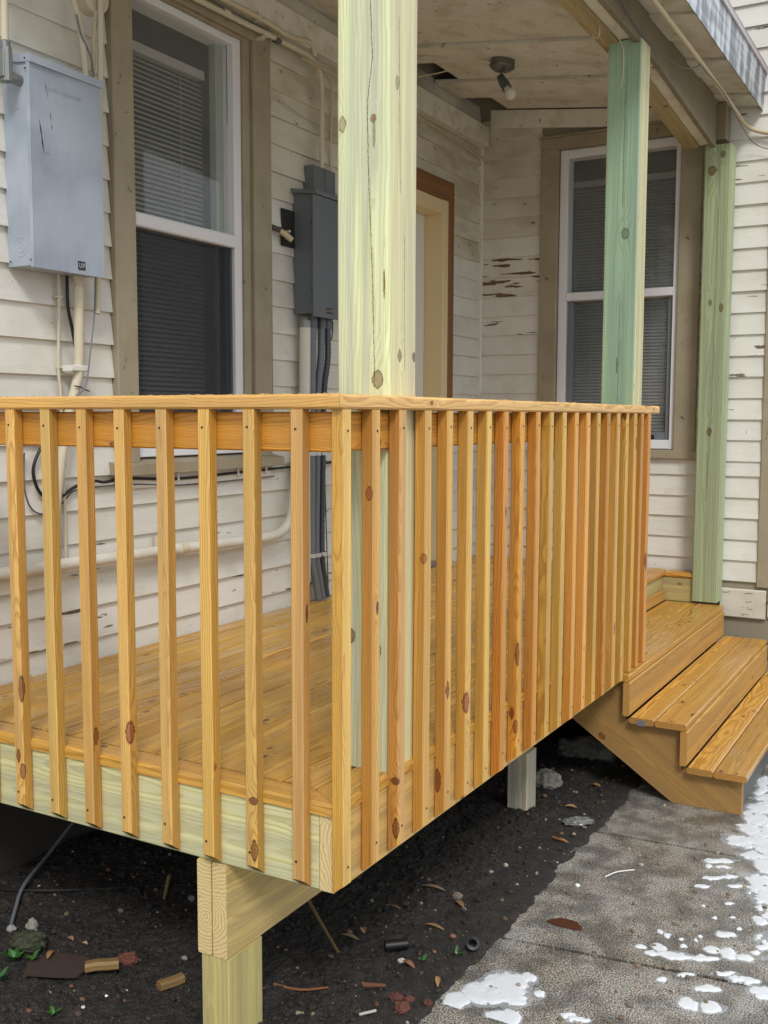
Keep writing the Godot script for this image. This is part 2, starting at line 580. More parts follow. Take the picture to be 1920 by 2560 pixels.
	M.post_b = mat(Color.WHITE, 0.65, 0.0, tex_of(wood(576, 640, 1.0, 4.0, [{"x0": 0, "x1": 576, "fold": 139.0, "base": rgb(148, 174, 148), "base2": rgb(208, 198, 154), "dark": rgb(126, 146, 112), "sp": 8.0, "cx": 70.0, "cy": -30.0, "drift": 22.0, "con": 0.45,
		"knots": [[86, 1640, 17, 22, rgb(104, 124, 100)], [62, 1090, 3, 32, rgb(84, 96, 62)], [150, 1000, 6, 14, rgb(176, 160, 110)], [160, 1700, 6, 14, rgb(176, 160, 110)]], "cracks": [[[66, 700], [70, 1350]], [[72, 1750], [72, 2250]]]}], 43)))
	M.post_c = mat(Color.WHITE, 0.65, 0.0, tex_of(wood(576, 640, 1.0, 4.0, [{"x0": 0, "x1": 576, "fold": 143.0, "base": rgb(154, 163, 130), "base2": rgb(168, 180, 146), "dark": rgb(124, 134, 90), "sp": 9.0, "cx": 60.0, "cy": -40.0, "drift": 22.0, "con": 0.45,
		"knots": [[62, 942, 12, 22, rgb(96, 76, 48)], [46, 1640, 9, 18, rgb(108, 100, 60)], [104, 1610, 11, 22, rgb(104, 90, 52)], [36, 2340, 22, 26, rgb(110, 96, 56)], [90, 2420, 12, 18, rgb(110, 90, 50)], [170, 1650, 5, 14, rgb(120, 110, 70)]], "cracks": [[[52, 560], [70, 1000], [70, 1500], [76, 2300], [72, 2560]]]}], 47)))
	# painted siding
	M.siding = mat(Color.WHITE, 0.6, 0.0, tex_of(paint(1024, 1024, rgb(223, 220, 212), rgb(205, 199, 186), 0.1, 0.0, Color.BLACK, 51)))
	M.siding.normal_enabled = true
	M.siding.normal_texture = normal_from(512, 512, 0.06, 52, 3.0, 1, 4)
	M.siding.normal_scale = 0.12
	M.grime = mat(Color.WHITE, 0.7, 0.0, tex_of(paint(1024, 512, rgb(214, 207, 190), rgb(168, 154, 130), 0.14, 0.0, Color.BLACK, 83)))
	M.peel = mat(Color.WHITE, 0.7, 0.0, tex_of(paint(1024, 512, rgb(220, 214, 202), rgb(190, 180, 160), 0.12, 0.37, rgb(108, 84, 66), 57)))
	M.chip = mat(Color.WHITE, 0.7, 0.0, tex_of(paint(1024, 512, rgb(223, 220, 212), rgb(205, 199, 186), 0.12, 0.2, rgb(120, 108, 92), 71)))
	M.ceiling = mat(Color.WHITE, 0.7, 0.0, tex_of(paint(1024, 1024, rgb(224, 219, 206), rgb(180, 168, 142), 0.18, 0.0, Color.BLACK, 61)))
	M.trim = mat(Color.WHITE, 0.6, 0.0, tex_of(paint(512, 512, rgb(160, 149, 126), rgb(138, 126, 102), 0.13, 0.0, Color.BLACK, 63)))
	M.box = mat(Color.WHITE, 0.5, 0.0, tex_of(paint(512, 512, rgb(171, 180, 192), rgb(138, 148, 162), 0.1, 0.0, Color.BLACK, 65)))
	M.vinyl = mat(rgb(226, 226, 230), 0.35)
	M.tanwood = mat(Color.WHITE, 0.65, 0.0, M.pale.albedo_texture)
	M.panel = mat(rgb(104, 111, 115), 0.45)
	M.galv = mat(rgb(140, 142, 140), 0.4, 0.6)
	M.screw = mat(rgb(70, 66, 60), 0.4, 0.7)
	M.conduit = mat(rgb(206, 196, 172), 0.55)
	M.pvc = mat(rgb(112, 116, 122), 0.4)
	M.white = mat(rgb(226, 224, 216), 0.5)
	M.black = mat(rgb(24, 24, 26), 0.4)
	M.dark = mat(rgb(46, 44, 42), 0.9)
	M.room = mat(rgb(34, 34, 34), 0.9)
	M.slat = mat(rgb(158, 156, 150), 0.5)
	M.plain = mat(Color.WHITE, 0.8)
	M.glossy = mat(Color.WHITE, 0.25)
	M.glass = StandardMaterial3D.new()
	M.glass.albedo_color = Color(0.92, 0.96, 0.95, 0.06)
	M.glass.transparency = BaseMaterial3D.TRANSPARENCY_ALPHA
	M.glass.roughness = 0.02
	M.glass.metallic_specular = 0.36
	M.screen = StandardMaterial3D.new()
	M.screen.albedo_color = Color(0.15, 0.165, 0.19, 0.36)
	M.screen.transparency = BaseMaterial3D.TRANSPARENCY_ALPHA
	M.screen.roughness = 0.9
	# galvanised fascia with vertical runs
	var runs := noise_bytes(512, 256, 0.12, 91, 40, 1, 3)
	var blob := noise_bytes(512, 256, 0.02, 92)
	var gim := PackedByteArray()
	gim.resize(512 * 256 * 3)
	for i in 512 * 256:
		var k := runs[i] / 255.0 * 0.7 + blob[i] / 255.0 * 0.3
		var c := rgb(124, 129, 136).lerp(rgb(208, 213, 219), smoothstep(0.3, 0.7, k))
		gim[i * 3] = int(c.r * 255); gim[i * 3 + 1] = int(c.g * 255); gim[i * 3 + 2] = int(c.b * 255)
	M.fascia = mat(Color.WHITE, 0.4, 0.35, tex_of(Image.create_from_data(512, 256, false, Image.FORMAT_RGB8, gim)))
	make_ground_materials()

func make_ground_materials() -> void:
	# concrete: 1.28 m by 4.096 m, exposed sand and small stones, wet and dry patches
	var w := 640
	var h := 2048
	var a := noise_bytes(w, h, 0.006, 101, 1, 1, 5)
	var b := noise_bytes(w, h, 0.35, 102, 1, 1, 2)
	var c := noise_bytes(w, h, 0.13, 103, 1, 1, 2)
	var d := noise_bytes(w, h, 0.012, 104, 1, 1, 4)
	var out := PackedByteArray()
	out.resize(w * h * 3)
	var ro := PackedByteArray()
	ro.resize(w * h)
	for i in w * h:
		var wet := smoothstep(0.28, 0.78, d[i] / 255.0)
		var col := rgb(161, 159, 154).lerp(rgb(136, 128, 115), clampf((a[i] / 255.0 - 0.3) * 1.4, 0, 1))
		var s := b[i] / 255.0
		var s2 := c[i] / 255.0
		if s > 0.62:
			col = col.lerp(rgb(236, 230, 216), clampf((s - 0.62) * 6.0, 0, 0.9))
		elif s < 0.40:
			col = col.lerp(rgb(62, 54, 46), clampf((0.40 - s) * 6.0, 0, 0.85))
		if s2 > 0.74:
			col = col.lerp(rgb(150, 108, 84), 0.45)
		elif s2 < 0.27:
			col = col.lerp(rgb(84, 78, 72), 0.5)
		col = col * (0.92 - 0.26 * wet)
		out[i * 3] = clampi(int(col.r * 255), 0, 255); out[i * 3 + 1] = clampi(int(col.g * 255), 0, 255); out[i * 3 + 2] = clampi(int(col.b * 255), 0, 255)
		ro[i] = clampi(int(255.0 * lerpf(0.30, 0.06, wet) + (s - 0.5) * 40.0), 20, 255)
	M.concrete = mat(Color.WHITE, 1.0, 0.0, tex_of(Image.create_from_data(w, h, false, Image.FORMAT_RGB8, out)))
	M.concrete.roughness_texture = tex_of(Image.create_from_data(w, h, false, Image.FORMAT_L8, ro))
	M.concrete.normal_enabled = true
	var bim := Image.create_from_data(w, h, false, Image.FORMAT_L8, b)
	bim.convert(Image.FORMAT_RGBA8)
	bim.bump_map_to_normal_map(3.0)
	M.concrete.normal_texture = tex_of(bim)
	M.concrete.normal_scale = 0.6
	# soil
	w = 768
	var e := noise_bytes(w, w, 0.02, 111, 1, 1, 5)
	var f := noise_bytes(w, w, 0.3, 112, 1, 1, 3)
	out = PackedByteArray()
	out.resize(w * w * 3)
	for i in w * w:
		var col := rgb(34, 30, 27).lerp(rgb(54, 48, 43), clampf((e[i] / 255.0 - 0.35) * 1.5, 0, 1))
		var s := f[i] / 255.0
		col = col * (0.7 + 0.6 * s)
		if s > 0.80:
			col = rgb(132, 122, 108)
		out[i * 3] = clampi(int(col.r * 255), 0, 255); out[i * 3 + 1] = clampi(int(col.g * 255), 0, 255); out[i * 3 + 2] = clampi(int(col.b * 255), 0, 255)
	M.soil = mat(Color.WHITE, 0.85, 0.0, tex_of(Image.create_from_data(w, w, false, Image.FORMAT_RGB8, out)))
	M.soil.normal_enabled = true
	var fim := Image.create_from_data(w, w, false, Image.FORMAT_L8, f)
	fim.convert(Image.FORMAT_RGBA8)
	fim.bump_map_to_normal_map(4.0)
	M.soil.normal_texture = tex_of(fim)
	M.foam = mat(Color(0.925, 0.937, 0.953, 0.74), 0.3)
	M.foam.transparency = BaseMaterial3D.TRANSPARENCY_ALPHA
	M.film = StandardMaterial3D.new()
	M.film.albedo_color = Color(0.86, 0.88, 0.91, 0.26)
	M.film.transparency = BaseMaterial3D.TRANSPARENCY_ALPHA
	M.film.roughness = 0.3
	M.drive = mat(rgb(150, 146, 136), 0.6)

# ------------------------------------------------------------------ _ready
func _ready() -> void:
	rng.seed = 20240611
	# camera
	var cam := Camera3D.new()
	cam.name = "camera"
	cam.transform = Transform3D(Basis(Vector3(0.8691, 0.00296, -0.49462), Vector3(-0.0479, 0.99579, -0.0782), Vector3(0.4923, 0.09166, 0.86558)).orthonormalized(), Vector3(1.176, 0.871, 1.875))
	cam.fov = 52.6
	cam.near = 0.05
	cam.far = 600.0
	add_child(cam)
	cam.current = true
	# overcast sky
	var env := Environment.new()
	env.background_mode = Environment.BG_SKY
	var sm := ProceduralSkyMaterial.new()
	sm.sky_top_color = Color(0.955, 0.98, 1.0)
	sm.sky_horizon_color = Color(0.66, 0.68, 0.70)
	sm.sky_curve = 0.6
	sm.ground_bottom_color = Color(0.30, 0.30, 0.28)
	sm.ground_horizon_color = Color(0.45, 0.45, 0.43)
	var sky := Sky.new()
	sky.sky_material = sm
	env.sky = sky
	env.background_energy_multiplier = 1.3
	env.tonemap_mode = Environment.TONE_MAPPER_LINEAR
	env.tonemap_exposure = 1.42
	env.sdfgi_enabled = true
	env.ssao_enabled = true
	env.ssil_enabled = true
	var we := WorldEnvironment.new()
	we.name = "world"
	we.environment = env
	add_child(we)
	var sun := DirectionalLight3D.new()
	sun.name = "overcast_sun"
	sun.light_energy = 0.4
	sun.light_color = Color(1.0, 0.99, 0.975)
	sun.light_angular_distance = 14.0
	sun.shadow_enabled = true
	add_child(sun)
	sun.look_at_from_position(Vector3(3.0, 5.0, 4.2), Vector3.ZERO, Vector3.UP)

	make_materials()
	build_ground()
	build_left_wall()
	build_far_wall()
	build_roof()
	build_deck()
	build_posts()
	build_railings()
	beads()
	build_stairs()
	build_electrics()
	build_pipes_and_cables()
	build_light()
	build_litter()

# ------------------------------------------------------------------ ground
func soil_y(x: float, z: float, ns: FastNoiseLite) -> float:
	var y := G - 0.012 + 0.022 * ns.get_noise_2d(x * 3.0, z * 3.0) + 0.009 * ns.get_noise_2d(x * 14.0, z * 14.0) + 0.009 * ns.get_noise_2d(x * 48.0, z * 48.0)
	y += 0.05 * smoothstep(-0.7, -1.5, x)
	var edge := smoothstep(-0.25, 0.0, x)
	return lerpf(y, G + 0.002 + 0.006 * ns.get_noise_2d(x * 5.0, z * 5.0) + 0.0022 * ns.get_noise_2d(x * 26.0, z * 26.0) - 0.26 * maxf(0.0, x - 0.012), edge)

var soil_noise := FastNoiseLite.new()

func build_ground() -> void:
	soil_noise.seed = 5
	soil_noise.frequency = 1.0
	# wide yard to the horizon
	var mb := MB.new()
	var yy := G - 0.09
	mb.quad(Vector3(-300, yy, -300), Vector3(300, yy, -300), Vector3(300, yy, 300), Vector3(-300, yy, 300), Vector3.UP, Vector2(0, 0), Vector2(400, 0), Vector2(400, 400), Vector2(0, 400), Color.WHITE)
	struct("yard", mb.add(ArrayMesh.new(), M.drive))
	# soil under and beside the deck, a bumpy sheet
	var nx := 270
	var nz := 560
	var x0 := -2.0
	var x1 := 0.12
	var z0 := -4.3
	var z1 := 1.6
	var P := PackedVector3Array()
	var Nn := PackedVector3Array()
	var U := PackedVector2Array()
	var I := PackedInt32Array()
	for j in nz + 1:
		for i in nx + 1:
			var x := lerpf(x0, x1, float(i) / nx)
			var z := lerpf(z0, z1, float(j) / nz)
			var y := soil_y(x, z, soil_noise)
			P.append(Vector3(x, y, z))
			var e := 0.008
			Nn.append(Vector3(y - soil_y(x + e, z, soil_noise), e, y - soil_y(x, z + e, soil_noise)).normalized())
			U.append(Vector2(x / 1.1, z / 1.1))
	for j in nz:
		for i in nx:
			var k := j * (nx + 1) + i
			I.append_array([k, k + 1, k + nx + 1, k + 1, k + nx + 2, k + nx + 1])
	var arr := []
	arr.resize(Mesh.ARRAY_MAX)
	var cc := PackedColorArray()
	cc.resize(P.size())
	cc.fill(Color.WHITE)
	arr[Mesh.ARRAY_VERTEX] = P; arr[Mesh.ARRAY_NORMAL] = Nn; arr[Mesh.ARRAY_TEX_UV] = U; arr[Mesh.ARRAY_INDEX] = I; arr[Mesh.ARRAY_COLOR] = cc
	var am := ArrayMesh.new()
	am.add_surface_from_arrays(Mesh.PRIMITIVE_TRIANGLES, arr)
	am.surface_set_material(0, M.soil)
	struct("soil", am)
	# concrete path in slabs with cracked joints
	var path := Node3D.new()
	path.name = "concrete_path"
	add_child(path)
	path.set_meta("kind", "structure")
	var j2 := func(x: float) -> float: return -0.852 - 0.14 * x
	var j1 := func(x: float) -> float: return -1.76 - 0.07 * x
	slab(path, func(_x: float) -> float: return 2.6, j2, 3)
	slab(path, j2, j1, 4)
	slab(path, j1, func(_x: float) -> float: return -4.1, 5)
	# crumbs and pebbles nobody could count
	pebbles()
	foam()

func slab(path: Node3D, za: Callable, zb: Callable, sd: int) -> void:
	var ns := FastNoiseLite.new()
	ns.seed = sd
	ns.frequency = 1.0
	var pts := PackedVector2Array()
	var gap := 0.0075
	var n := 26
	for k in n + 1:
		var x := lerpf(0.02, 3.2, pow(float(k) / n, 1.5))
		pts.append(Vector2(x, float(za.call(x)) - gap - (0.0022 * ns.get_noise_2d(x * 14.0, 1.0))))
	for k in n + 1:
		var x := lerpf(3.2, 0.02, 1.0 - pow(1.0 - float(k) / n, 1.5))
		pts.append(Vector2(x, float(zb.call(x)) + gap + (0.0022 * ns.get_noise_2d(x * 14.0, 9.0))))
	var za0: float = za.call(0.0)
	var zb0: float = zb.call(0.0)
	var m := int((za0 - zb0) / 0.02)
	for k in range(1, m):
		var z := lerpf(zb0, za0, float(k) / m)
		pts.append(Vector2(0.008 + 0.022 * ns.get_noise_2d(z * 3.0, 3.0) + 0.012 * ns.get_noise_2d(z * 20.0, 4.0), z))
	var mb := MB.new()
	var idx := Geometry2D.triangulate_polygon(pts)
	for k in range(0, idx.size(), 3):
		var a := pts[idx[k]]
		var b := pts[idx[k + 1]]
		var c := pts[idx[k + 2]]
		mb.tri(Vector3(a.x, G, a.y), Vector3(b.x, G, b.y), Vector3(c.x, G, c.y), Vector3.UP, cu(a), cu(b), cu(c), Color.WHITE)
	var cen := Vector2(1.0, (za0 + zb0) / 2)
	for k in pts.size():
		var a := pts[k]
		var b := pts[(k + 1) % pts.size()]
		var nn := Vector2(b.y - a.y, a.x - b.x).normalized()
		if nn.dot((a + b) / 2 - cen) < 0:
			nn = -nn
		mb.quad(Vector3(a.x, G, a.y), Vector3(b.x, G, b.y), Vector3(b.x, G - 0.1, b.y), Vector3(a.x, G - 0.1, a.y), Vector3(nn.x, 0, nn.y), cu(a), cu(b), cu(b), cu(a), Color.WHITE)
	part("slab", mb.add(ArrayMesh.new(), M.concrete), path)

func cu(p: Vector2) -> Vector2:
	return Vector2(p.x / 1.28, p.y / 4.096)

func pebbles() -> void:
	var mm := MultiMesh.new()
	mm.transform_format = MultiMesh.TRANSFORM_3D
	mm.use_colors = true
	mm.mesh = rock(Vector3.ZERO, Vector3.ONE, 3, M.plain, Color.WHITE, 0.4, 0.0, 4)
	var n := 9500
	mm.instance_count = n
	for i in n:
		var x := rng.randf_range(-1.5, 0.0)
		var z := rng.randf_range(-3.2, 0.45)
		if rng.randf() < 0.12:
			x = rng.randf_range(0.0, 0.8)
			z = rng.randf_range(-2.6, -0.3)
		var s := pow(rng.randf(), 6.0) * 0.013 + 0.0018
		var clod := i < 2600 and x < -0.02
		if clod:
			s = rng.randf_range(0.006, 0.022) * rng.randf_range(0.5, 1.0)
		var y := soil_y(x, z, soil_noise) if x < 0.02 else G
		var bs := Basis.from_euler(Vector3(rng.randf() * 6, rng.randf() * 6, rng.randf() * 6)).scaled(Vector3(s * rng.randf_range(0.8, 1.7), s, s * rng.randf_range(0.8, 1.3)))
		mm.set_instance_transform(i, Transform3D(bs, Vector3(x, y + s * 0.2, z)))
		var pick := rng.randf()
		var c := rgb(40, 35, 31)
		if pick > 0.985:
			c = rgb(226, 222, 212)
		elif pick > 0.86:
			c = rgb(140, 130, 116)
		elif pick > 0.76 or (x > 0.02 and pick < 0.6):
			c = rgb(112, 78, 62) if x < 0.02 else rgb(128, 114, 98)
		elif pick > 0.6:
			c = rgb(98, 84, 66)
		if clod:
			c = rgb(42, 37, 33)
		mm.set_instance_color(i, jit(c, 0.2).srgb_to_linear())
	var o := MultiMeshInstance3D.new()
	o.name = "soil_crumbs"
	o.multimesh = mm
	add_child(o)
	o.set_meta("kind", "stuff")
	o.set_meta("label", "crumbs of earth, grit and tiny pebbles scattered over the dark soil")
	o.set_meta("category", "gravel")

func foam() -> void:
	# soap foam left from washing the deck: a thin sheet that rises out of the concrete where there is foam
	var ns := FastNoiseLite.new()
	ns.seed = 14
	ns.frequency = 1.0
	ns.fractal_octaves = 3
	var st := 0.0045
	var nx := 190
	var nz := 510
	var x0 := 0.015
	var z0 := -2.75
	# patches of foam: x, z and the two half sizes along the driveway's slant
	var blobs := [
		[0.426, -1.123, 0.009, 0.01], [0.452, -1.111, 0.008, 0.01], [0.601, -1.208, 0.025, 0.015], [0.585, -1.097, 0.02, 0.018], [0.63, -1.096, 0.02, 0.026], [0.675, -1.095, 0.019, 0.02],
		[0.447, -1.029, 0.018, 0.018], [0.477, -1.007, 0.029, 0.016], [0.515, -1.008, 0.029, 0.014], [0.401, -1.008, 0.013, 0.01], [0.433, -0.988, 0.015, 0.012], [0.232, -0.629, 0.015, 0.015],
		[0.679, -1.338, 0.02, 0.018], [0.666, -1.361, 0.014, 0.012], [0.656, -1.538, 0.013, 0.031], [0.658, -1.432, 0.013, 0.012], [0.541, -1.156, 0.008, 0.006], [0.53, -1.127, 0.007, 0.006],
		[0.493, -1.117, 0.007, 0.006], [0.508, -1.075, 0.01, 0.008], [0.451, -1.668, 0.01, 0.01], [0.498, -1.687, 0.023, 0.01], [0.482, -1.579, 0.028, 0.011], [0.529, -1.614, 0.028, 0.012],
		[0.467, -1.498, 0.02, 0.01], [0.563, -1.554, 0.022, 0.01], [0.478, -1.73, 0.053, 0.015], [0.562, -1.827, 0.036, 0.027], [0.506, -1.938, 0.043, 0.048], [0.52, -2.061, 0.038, 0.051],
		[0.521, -2.194, 0.039, 0.073], [0.588, -1.942, 0.037, 0.097], [0.513, -2.309, 0.04, 0.046], [0.618, -1.764, 0.029, 0.058], [0.633, -1.609, 0.034, 0.054], [0.714, -1.188, 0.02, 0.014],
		[0.699, -1.141, 0.013, 0.01], [0.643, -0.978, 0.028, 0.009], [0.689, -0.974, 0.033, 0.011], [0.749, -0.931, 0.027, 0.026], [0.337, -0.572, 0.016, 0.011], [0.366, -0.567, 0.022, 0.009],
		[0.58, -1.035, 0.034, 0.012], [0.714, -0.979, 0.023, 0.011], [0.59, -0.775, 0.022, 0.025], [0.651, -0.792, 0.027, 0.021], [0.21, -0.494, 0.02, 0.034], [0.123, -0.609, 0.032, 0.051],
		[0.156, -0.648, 0.041, 0.031], [0.131, -0.557, 0.022, 0.033], [0.179, -0.69, 0.019, 0.019],
		[0.15, -0.6, 0.05, 0.06], [0.09, -0.545, 0.035, 0.04], [0.19, -0.47, 0.03, 0.03], [0.06, -0.49, 0.03, 0.03], [0.55, -1.3, 0.006, 0.006], [0.6, -1.33, 0.007, 0.006], [0.63, -1.26, 0.008, 0.007], [0.5, -1.36, 0.006, 0.005], [0.57, -1.42, 0.012, 0.006], [0.55, -0.92, 0.02, 0.008], [0.62, -0.88, 0.03, 0.012], [0.5, -0.86, 0.014, 0.008],
		[0.68, -2.35, 0.12, 0.3], [0.74, -1.85, 0.1, 0.3], [0.76, -1.45, 0.08, 0.2], [0.82, -1.2, 0.08, 0.12]]
	var F := PackedFloat32Array()
	F.resize((nx + 1) * (nz + 1))
	for j in nz + 1:
		for i in nx + 1:
			var x := x0 + i * st
			var z := z0 + j * st
			var m := -3.0
			var wx := x + 0.008 * ns.get_noise_2d(x * 22.0, z * 22.0 + 40.0)
			var wz := z + 0.012 * ns.get_noise_2d(x * 22.0 + 70.0, z * 22.0)
			for b: Array in blobs:
				var dx: float = wx - b[0]
				var dz: float = wz - b[1]
				if absf(dx) > 0.25 or absf(dz) > 0.5:
					continue
				var p: float = (dx * 0.866 - dz * 0.5) / (b[2] * 1.15)
				var q: float = (dx * 0.5 + dz * 0.866) / (b[3] * 1.25)
				var big := clampf(float(b[2]) * 14.0, 0.15, 0.9)
				var v := 1.0 - p * p - q * q + big * 1.35 * (0.7 * ns.get_noise_2d(x * 26.0, z * 20.0) + 0.9 * ns.get_noise_2d(x * 9.0, z * 7.0 + 9.0))
				m = maxf(m, v * 0.3)
			F[j * (nx + 1) + i] = m
	var thick := single("soap_foam", foam_sheet(F, nx, nz, x0, z0, st, 0.0, 1.0, M.foam), "white soap foam in ragged patches on the wet concrete path", "foam")
	thick.set_meta("kind", "stuff")
	part("foam_film", foam_sheet(F, nx, nz, x0, z0, st, 0.17, 0.35, M.film), thick).set_meta("kind", "stuff")

func foam_sheet(F: PackedFloat32Array, nx: int, nz: int, x0: float, z0: float, st: float, more: float, lift: float, m: Material) -> ArrayMesh:
	var mb := MB.new()
	var w := nx + 1
	for j in nz:
		for i in nx:
			var k := j * w + i
			if maxf(maxf(F[k], F[k + 1]), maxf(F[k + w], F[k + w + 1])) + more <= 0.0:
				continue
			var pv: Array[Vector3] = []
			var nv: Array[Vector3] = []
			for id: int in [k, k + 1, k + w + 1, k + w]:
				var ii := id % w
				var jj := id / w
				var h := foam_h(F[id] + more) * lift
				var hr := foam_h(F[jj * w + mini(ii + 1, nx)] + more) * lift
				var hd := foam_h(F[mini(jj + 1, nz) * w + ii] + more) * lift
				pv.append(Vector3(x0 + ii * st, G + h, z0 + jj * st))
				nv.append(Vector3(h - hr, st, h - hd).normalized())
			mb.tri3(pv[0], pv[1], pv[2], nv[0], nv[1], nv[2], Vector2.ZERO, Vector2.ZERO, Vector2.ZERO, Color.WHITE)
			mb.tri3(pv[0], pv[2], pv[3], nv[0], nv[2], nv[3], Vector2.ZERO, Vector2.ZERO, Vector2.ZERO, Color.WHITE)
	return mb.add(ArrayMesh.new(), m)

func foam_h(f: float) -> float:
	if f <= 0.0:
		return maxf(f * 0.03, -0.003)
	return minf(0.0036, 0.0036 * sqrt(f * 4.0))

# ------------------------------------------------------------------ house walls
func clap(y: float, pitch: float, n: Vector3, l: Vector3, o: Vector3, length: float, m: Material, col: Color) -> ArrayMesh:
	# bevel siding: thin at the top, thick at the butt
	var t := 0.016 + rng.randf_range(-0.002, 0.002)
	var dy := rng.randf_range(-0.0015, 0.0015)
	var pts := PackedVector2Array([Vector2(t, y + dy), Vector2(0.002, y + pitch + 0.006), Vector2(-0.006, y + pitch + 0.006), Vector2(-0.006, y + dy)])
	return prism(pts, o, n, Vector3.UP, l, length, m, T_PAINT, y * 1.7 + rng.randf() * 1.5, rng.randf() * 1.5, col)

func build_left_wall() -> void:
	var w := thing("house_wall", "cream clapboard house wall beside the deck, with a tall window and a door", "wall", Vector3(WX, G, -1.5))
	var wb := WX - 0.006
	var wt := 0.18
	# solid core around the openings: window z -1.06..-1.75, y 0.70..2.44; door z -3.64..-2.75, y 0..2.13
	var core := [[1.6, -1.05, G, 5.6], [-1.05, -1.745, G, 0.7], [-1.05, -1.745, 2.44, 5.6], [-1.745, -2.75, G, 5.6], [-2.75, -3.645, G, 0.0], [-2.75, -3.645, 2.13, 5.6], [-3.645, -4.3, G, 5.6]]
	for c: Array in core:
		part("sheathing", box(Vector3(wb - wt, c[2], c[0]), Vector3(wb - 0.001, c[3], c[1]), 0.0, M.plain, rgb(150, 140, 120).srgb_to_linear()), w)
	# clapboards in rows, split by the window and door trim
	var pitch := 0.1165
	var y := 1.0076 - pitch * 10.0
	while y < 2.72:
		var segs: Array = []
		if y < 0.60:
			segs = [[1.55, -2.66], [-3.72, WZ + 0.02]]
			if y < 0.0 - pitch:
				segs = [[1.55, WZ + 0.02]]
		elif y < 2.42:
			segs = [[1.55, -0.928], [-1.88, -2.66], [-3.712, WZ + 0.02]]
			if y > 2.12:
				segs = [[1.55, -0.928], [-1.88, WZ + 0.02]]
		else:
			segs = [[1.55, WZ + 0.02]]
		for s: Array in segs:
			var m: Material = M.siding
			if y < 0.42 and y > 0.0 and s[0] > 0:
				m = M.chip if rng.randf() < 0.6 else M.siding
			if y > 1.75 and s[0] < -1.0 or y > 2.3:
				m = M.grime   # soot and cobweb dirt collects on the sheltered boards
			part("clapboard", clap(y, pitch, Vector3.RIGHT, Vector3.FORWARD, Vector3(wb, 0, s[0]), s[0] - s[1], m, jit(Color(0.97, 0.97, 0.97), 0.04)), w)
		y += pitch
	part("foundation", box(Vector3(wb - 0.1, G - 0.1, 1.55), Vector3(WX + 0.006, -0.17, WZ), 0.0, M.plain, rgb(62, 58, 52).srgb_to_linear()), w)
	# window casing
	var cas := part("window_casing", box(Vector3(wb, 0.70, -0.93), Vector3(-1.524, 2.505, -1.037), 0.004, M.trim), w)
	part("casing_board", box(Vector3(wb, 0.70, -1.757), Vector3(-1.524, 2.437, -1.878), 0.004, M.trim), cas)
	part("casing_board", box(Vector3(wb, 2.437, -1.0372), Vector3(-1.525, 2.505, -1.878), 0.004, M.trim), cas)
	part("stop_moulding", box(Vector3(-1.60, 0.72, -1.712), Vector3(-1.542, 2.437, -1.757), 0.006, M.trim), cas)
	part("stop_moulding", box(Vector3(-1.60, 2.425, -1.038), Vector3(-1.543, 2.437, -1.712), 0.002, M.trim), cas)
	part("apron", box(Vector3(wb, 0.60, -0.93), Vector3(-1.535, 0.655, -1.878), 0.003, M.siding), cas)
	# vinyl double-hung window
	var fx := -1.558
	var win := part("window", box(Vector3(-1.66, 0.735, -1.662), Vector3(fx, 2.425, -1.712), 0.003, M.vinyl), w)
	part("frame", box(Vector3(-1.66, 0.735, -1.038), Vector3(fx - 0.006, 2.425, -1.064), 0.003, M.vinyl), win)
	part("frame", box(Vector3(-1.66, 2.395, -1.064), Vector3(fx, 2.425, -1.662), 0.003, M.vinyl), win)
	part("frame", box(Vector3(-1.66, 0.715, -1.038), Vector3(fx + 0.004, 0.76, -1.712), 0.003, M.vinyl), win)
	part("meeting_rail", box(Vector3(-1.62, 1.572, -1.064), Vector3(-1.552, 1.624, -1.662), 0.005, M.vinyl), win)
	part("sash_stile", box(Vector3(-1.625, 0.76, -1.632), Vector3(-1.585, 1.572, -1.662), 0.003, M.pvc), win)
	part("sash_stile", box(Vector3(-1.65, 1.624, -1.615), Vector3(-1.612, 2.395, -1.662), 0.003, mat(rgb(150, 158, 150), 0.4)), win)
	part("pane", box(Vector3(-1.594, 1.624, -1.064), Vector3(-1.590, 2.395, -1.662), 0.0, M.glass), win)
	part("pane", box(Vector3(-1.607, 0.76, -1.064), Vector3(-1.603, 1.572, -1.632), 0.0, M.glass), win)
	part("insect_screen", box(Vector3(-1.576, 0.76, -1.064), Vector3(-1.5755, 1.572, -1.662), 0.0, M.screen), win)
	part("sill", prism(PackedVector2Array([Vector2(-0.05, 0.66), Vector2(0.062, 0.655), Vector2(0.062, 0.692), Vector2(-0.05, 0.715)]), Vector3(WX, 0, -0.895), Vector3.RIGHT, Vector3.UP, Vector3.FORWARD, 1.02, M.trim, Vector2.ONE, 0, 0, Color.WHITE), win)
	room(w, Vector3(wb - wt - 1.5, 0.3, -0.7), Vector3(wb - wt, 2.7, -2.3))
	# blind behind the glass
	blind("window_blind", "closed pale slatted blind behind the glass of the tall left window", Vector3(-1.68, 0.74, -1.05), Vector3(-1.68, 2.25, -1.60), Vector3.RIGHT, Vector3.FORWARD, M.slat)
	# door
	var door := part("door", box(Vector3(-1.69, 0.02, -2.80), Vector3(-1.655, 2.03, -3.57), 0.003, M.white), w)
	part("door_jamb", box(Vector3(-1.70, 0.0, -3.572), Vector3(-1.535, 2.11, -3.64), 0.004, mat(rgb(226, 206, 160), 0.5)), door)
	part("door_jamb", box(Vector3(-1.70, 0.0, -2.73), Vector3(-1.535, 2.11, -2.798), 0.004, mat(rgb(226, 206, 160), 0.5)), door)
	part("door_head", box(Vector3(-1.70, 2.032, -2.798), Vector3(-1.536, 2.11, -3.572), 0.004, mat(rgb(226, 206, 160), 0.5)), door)
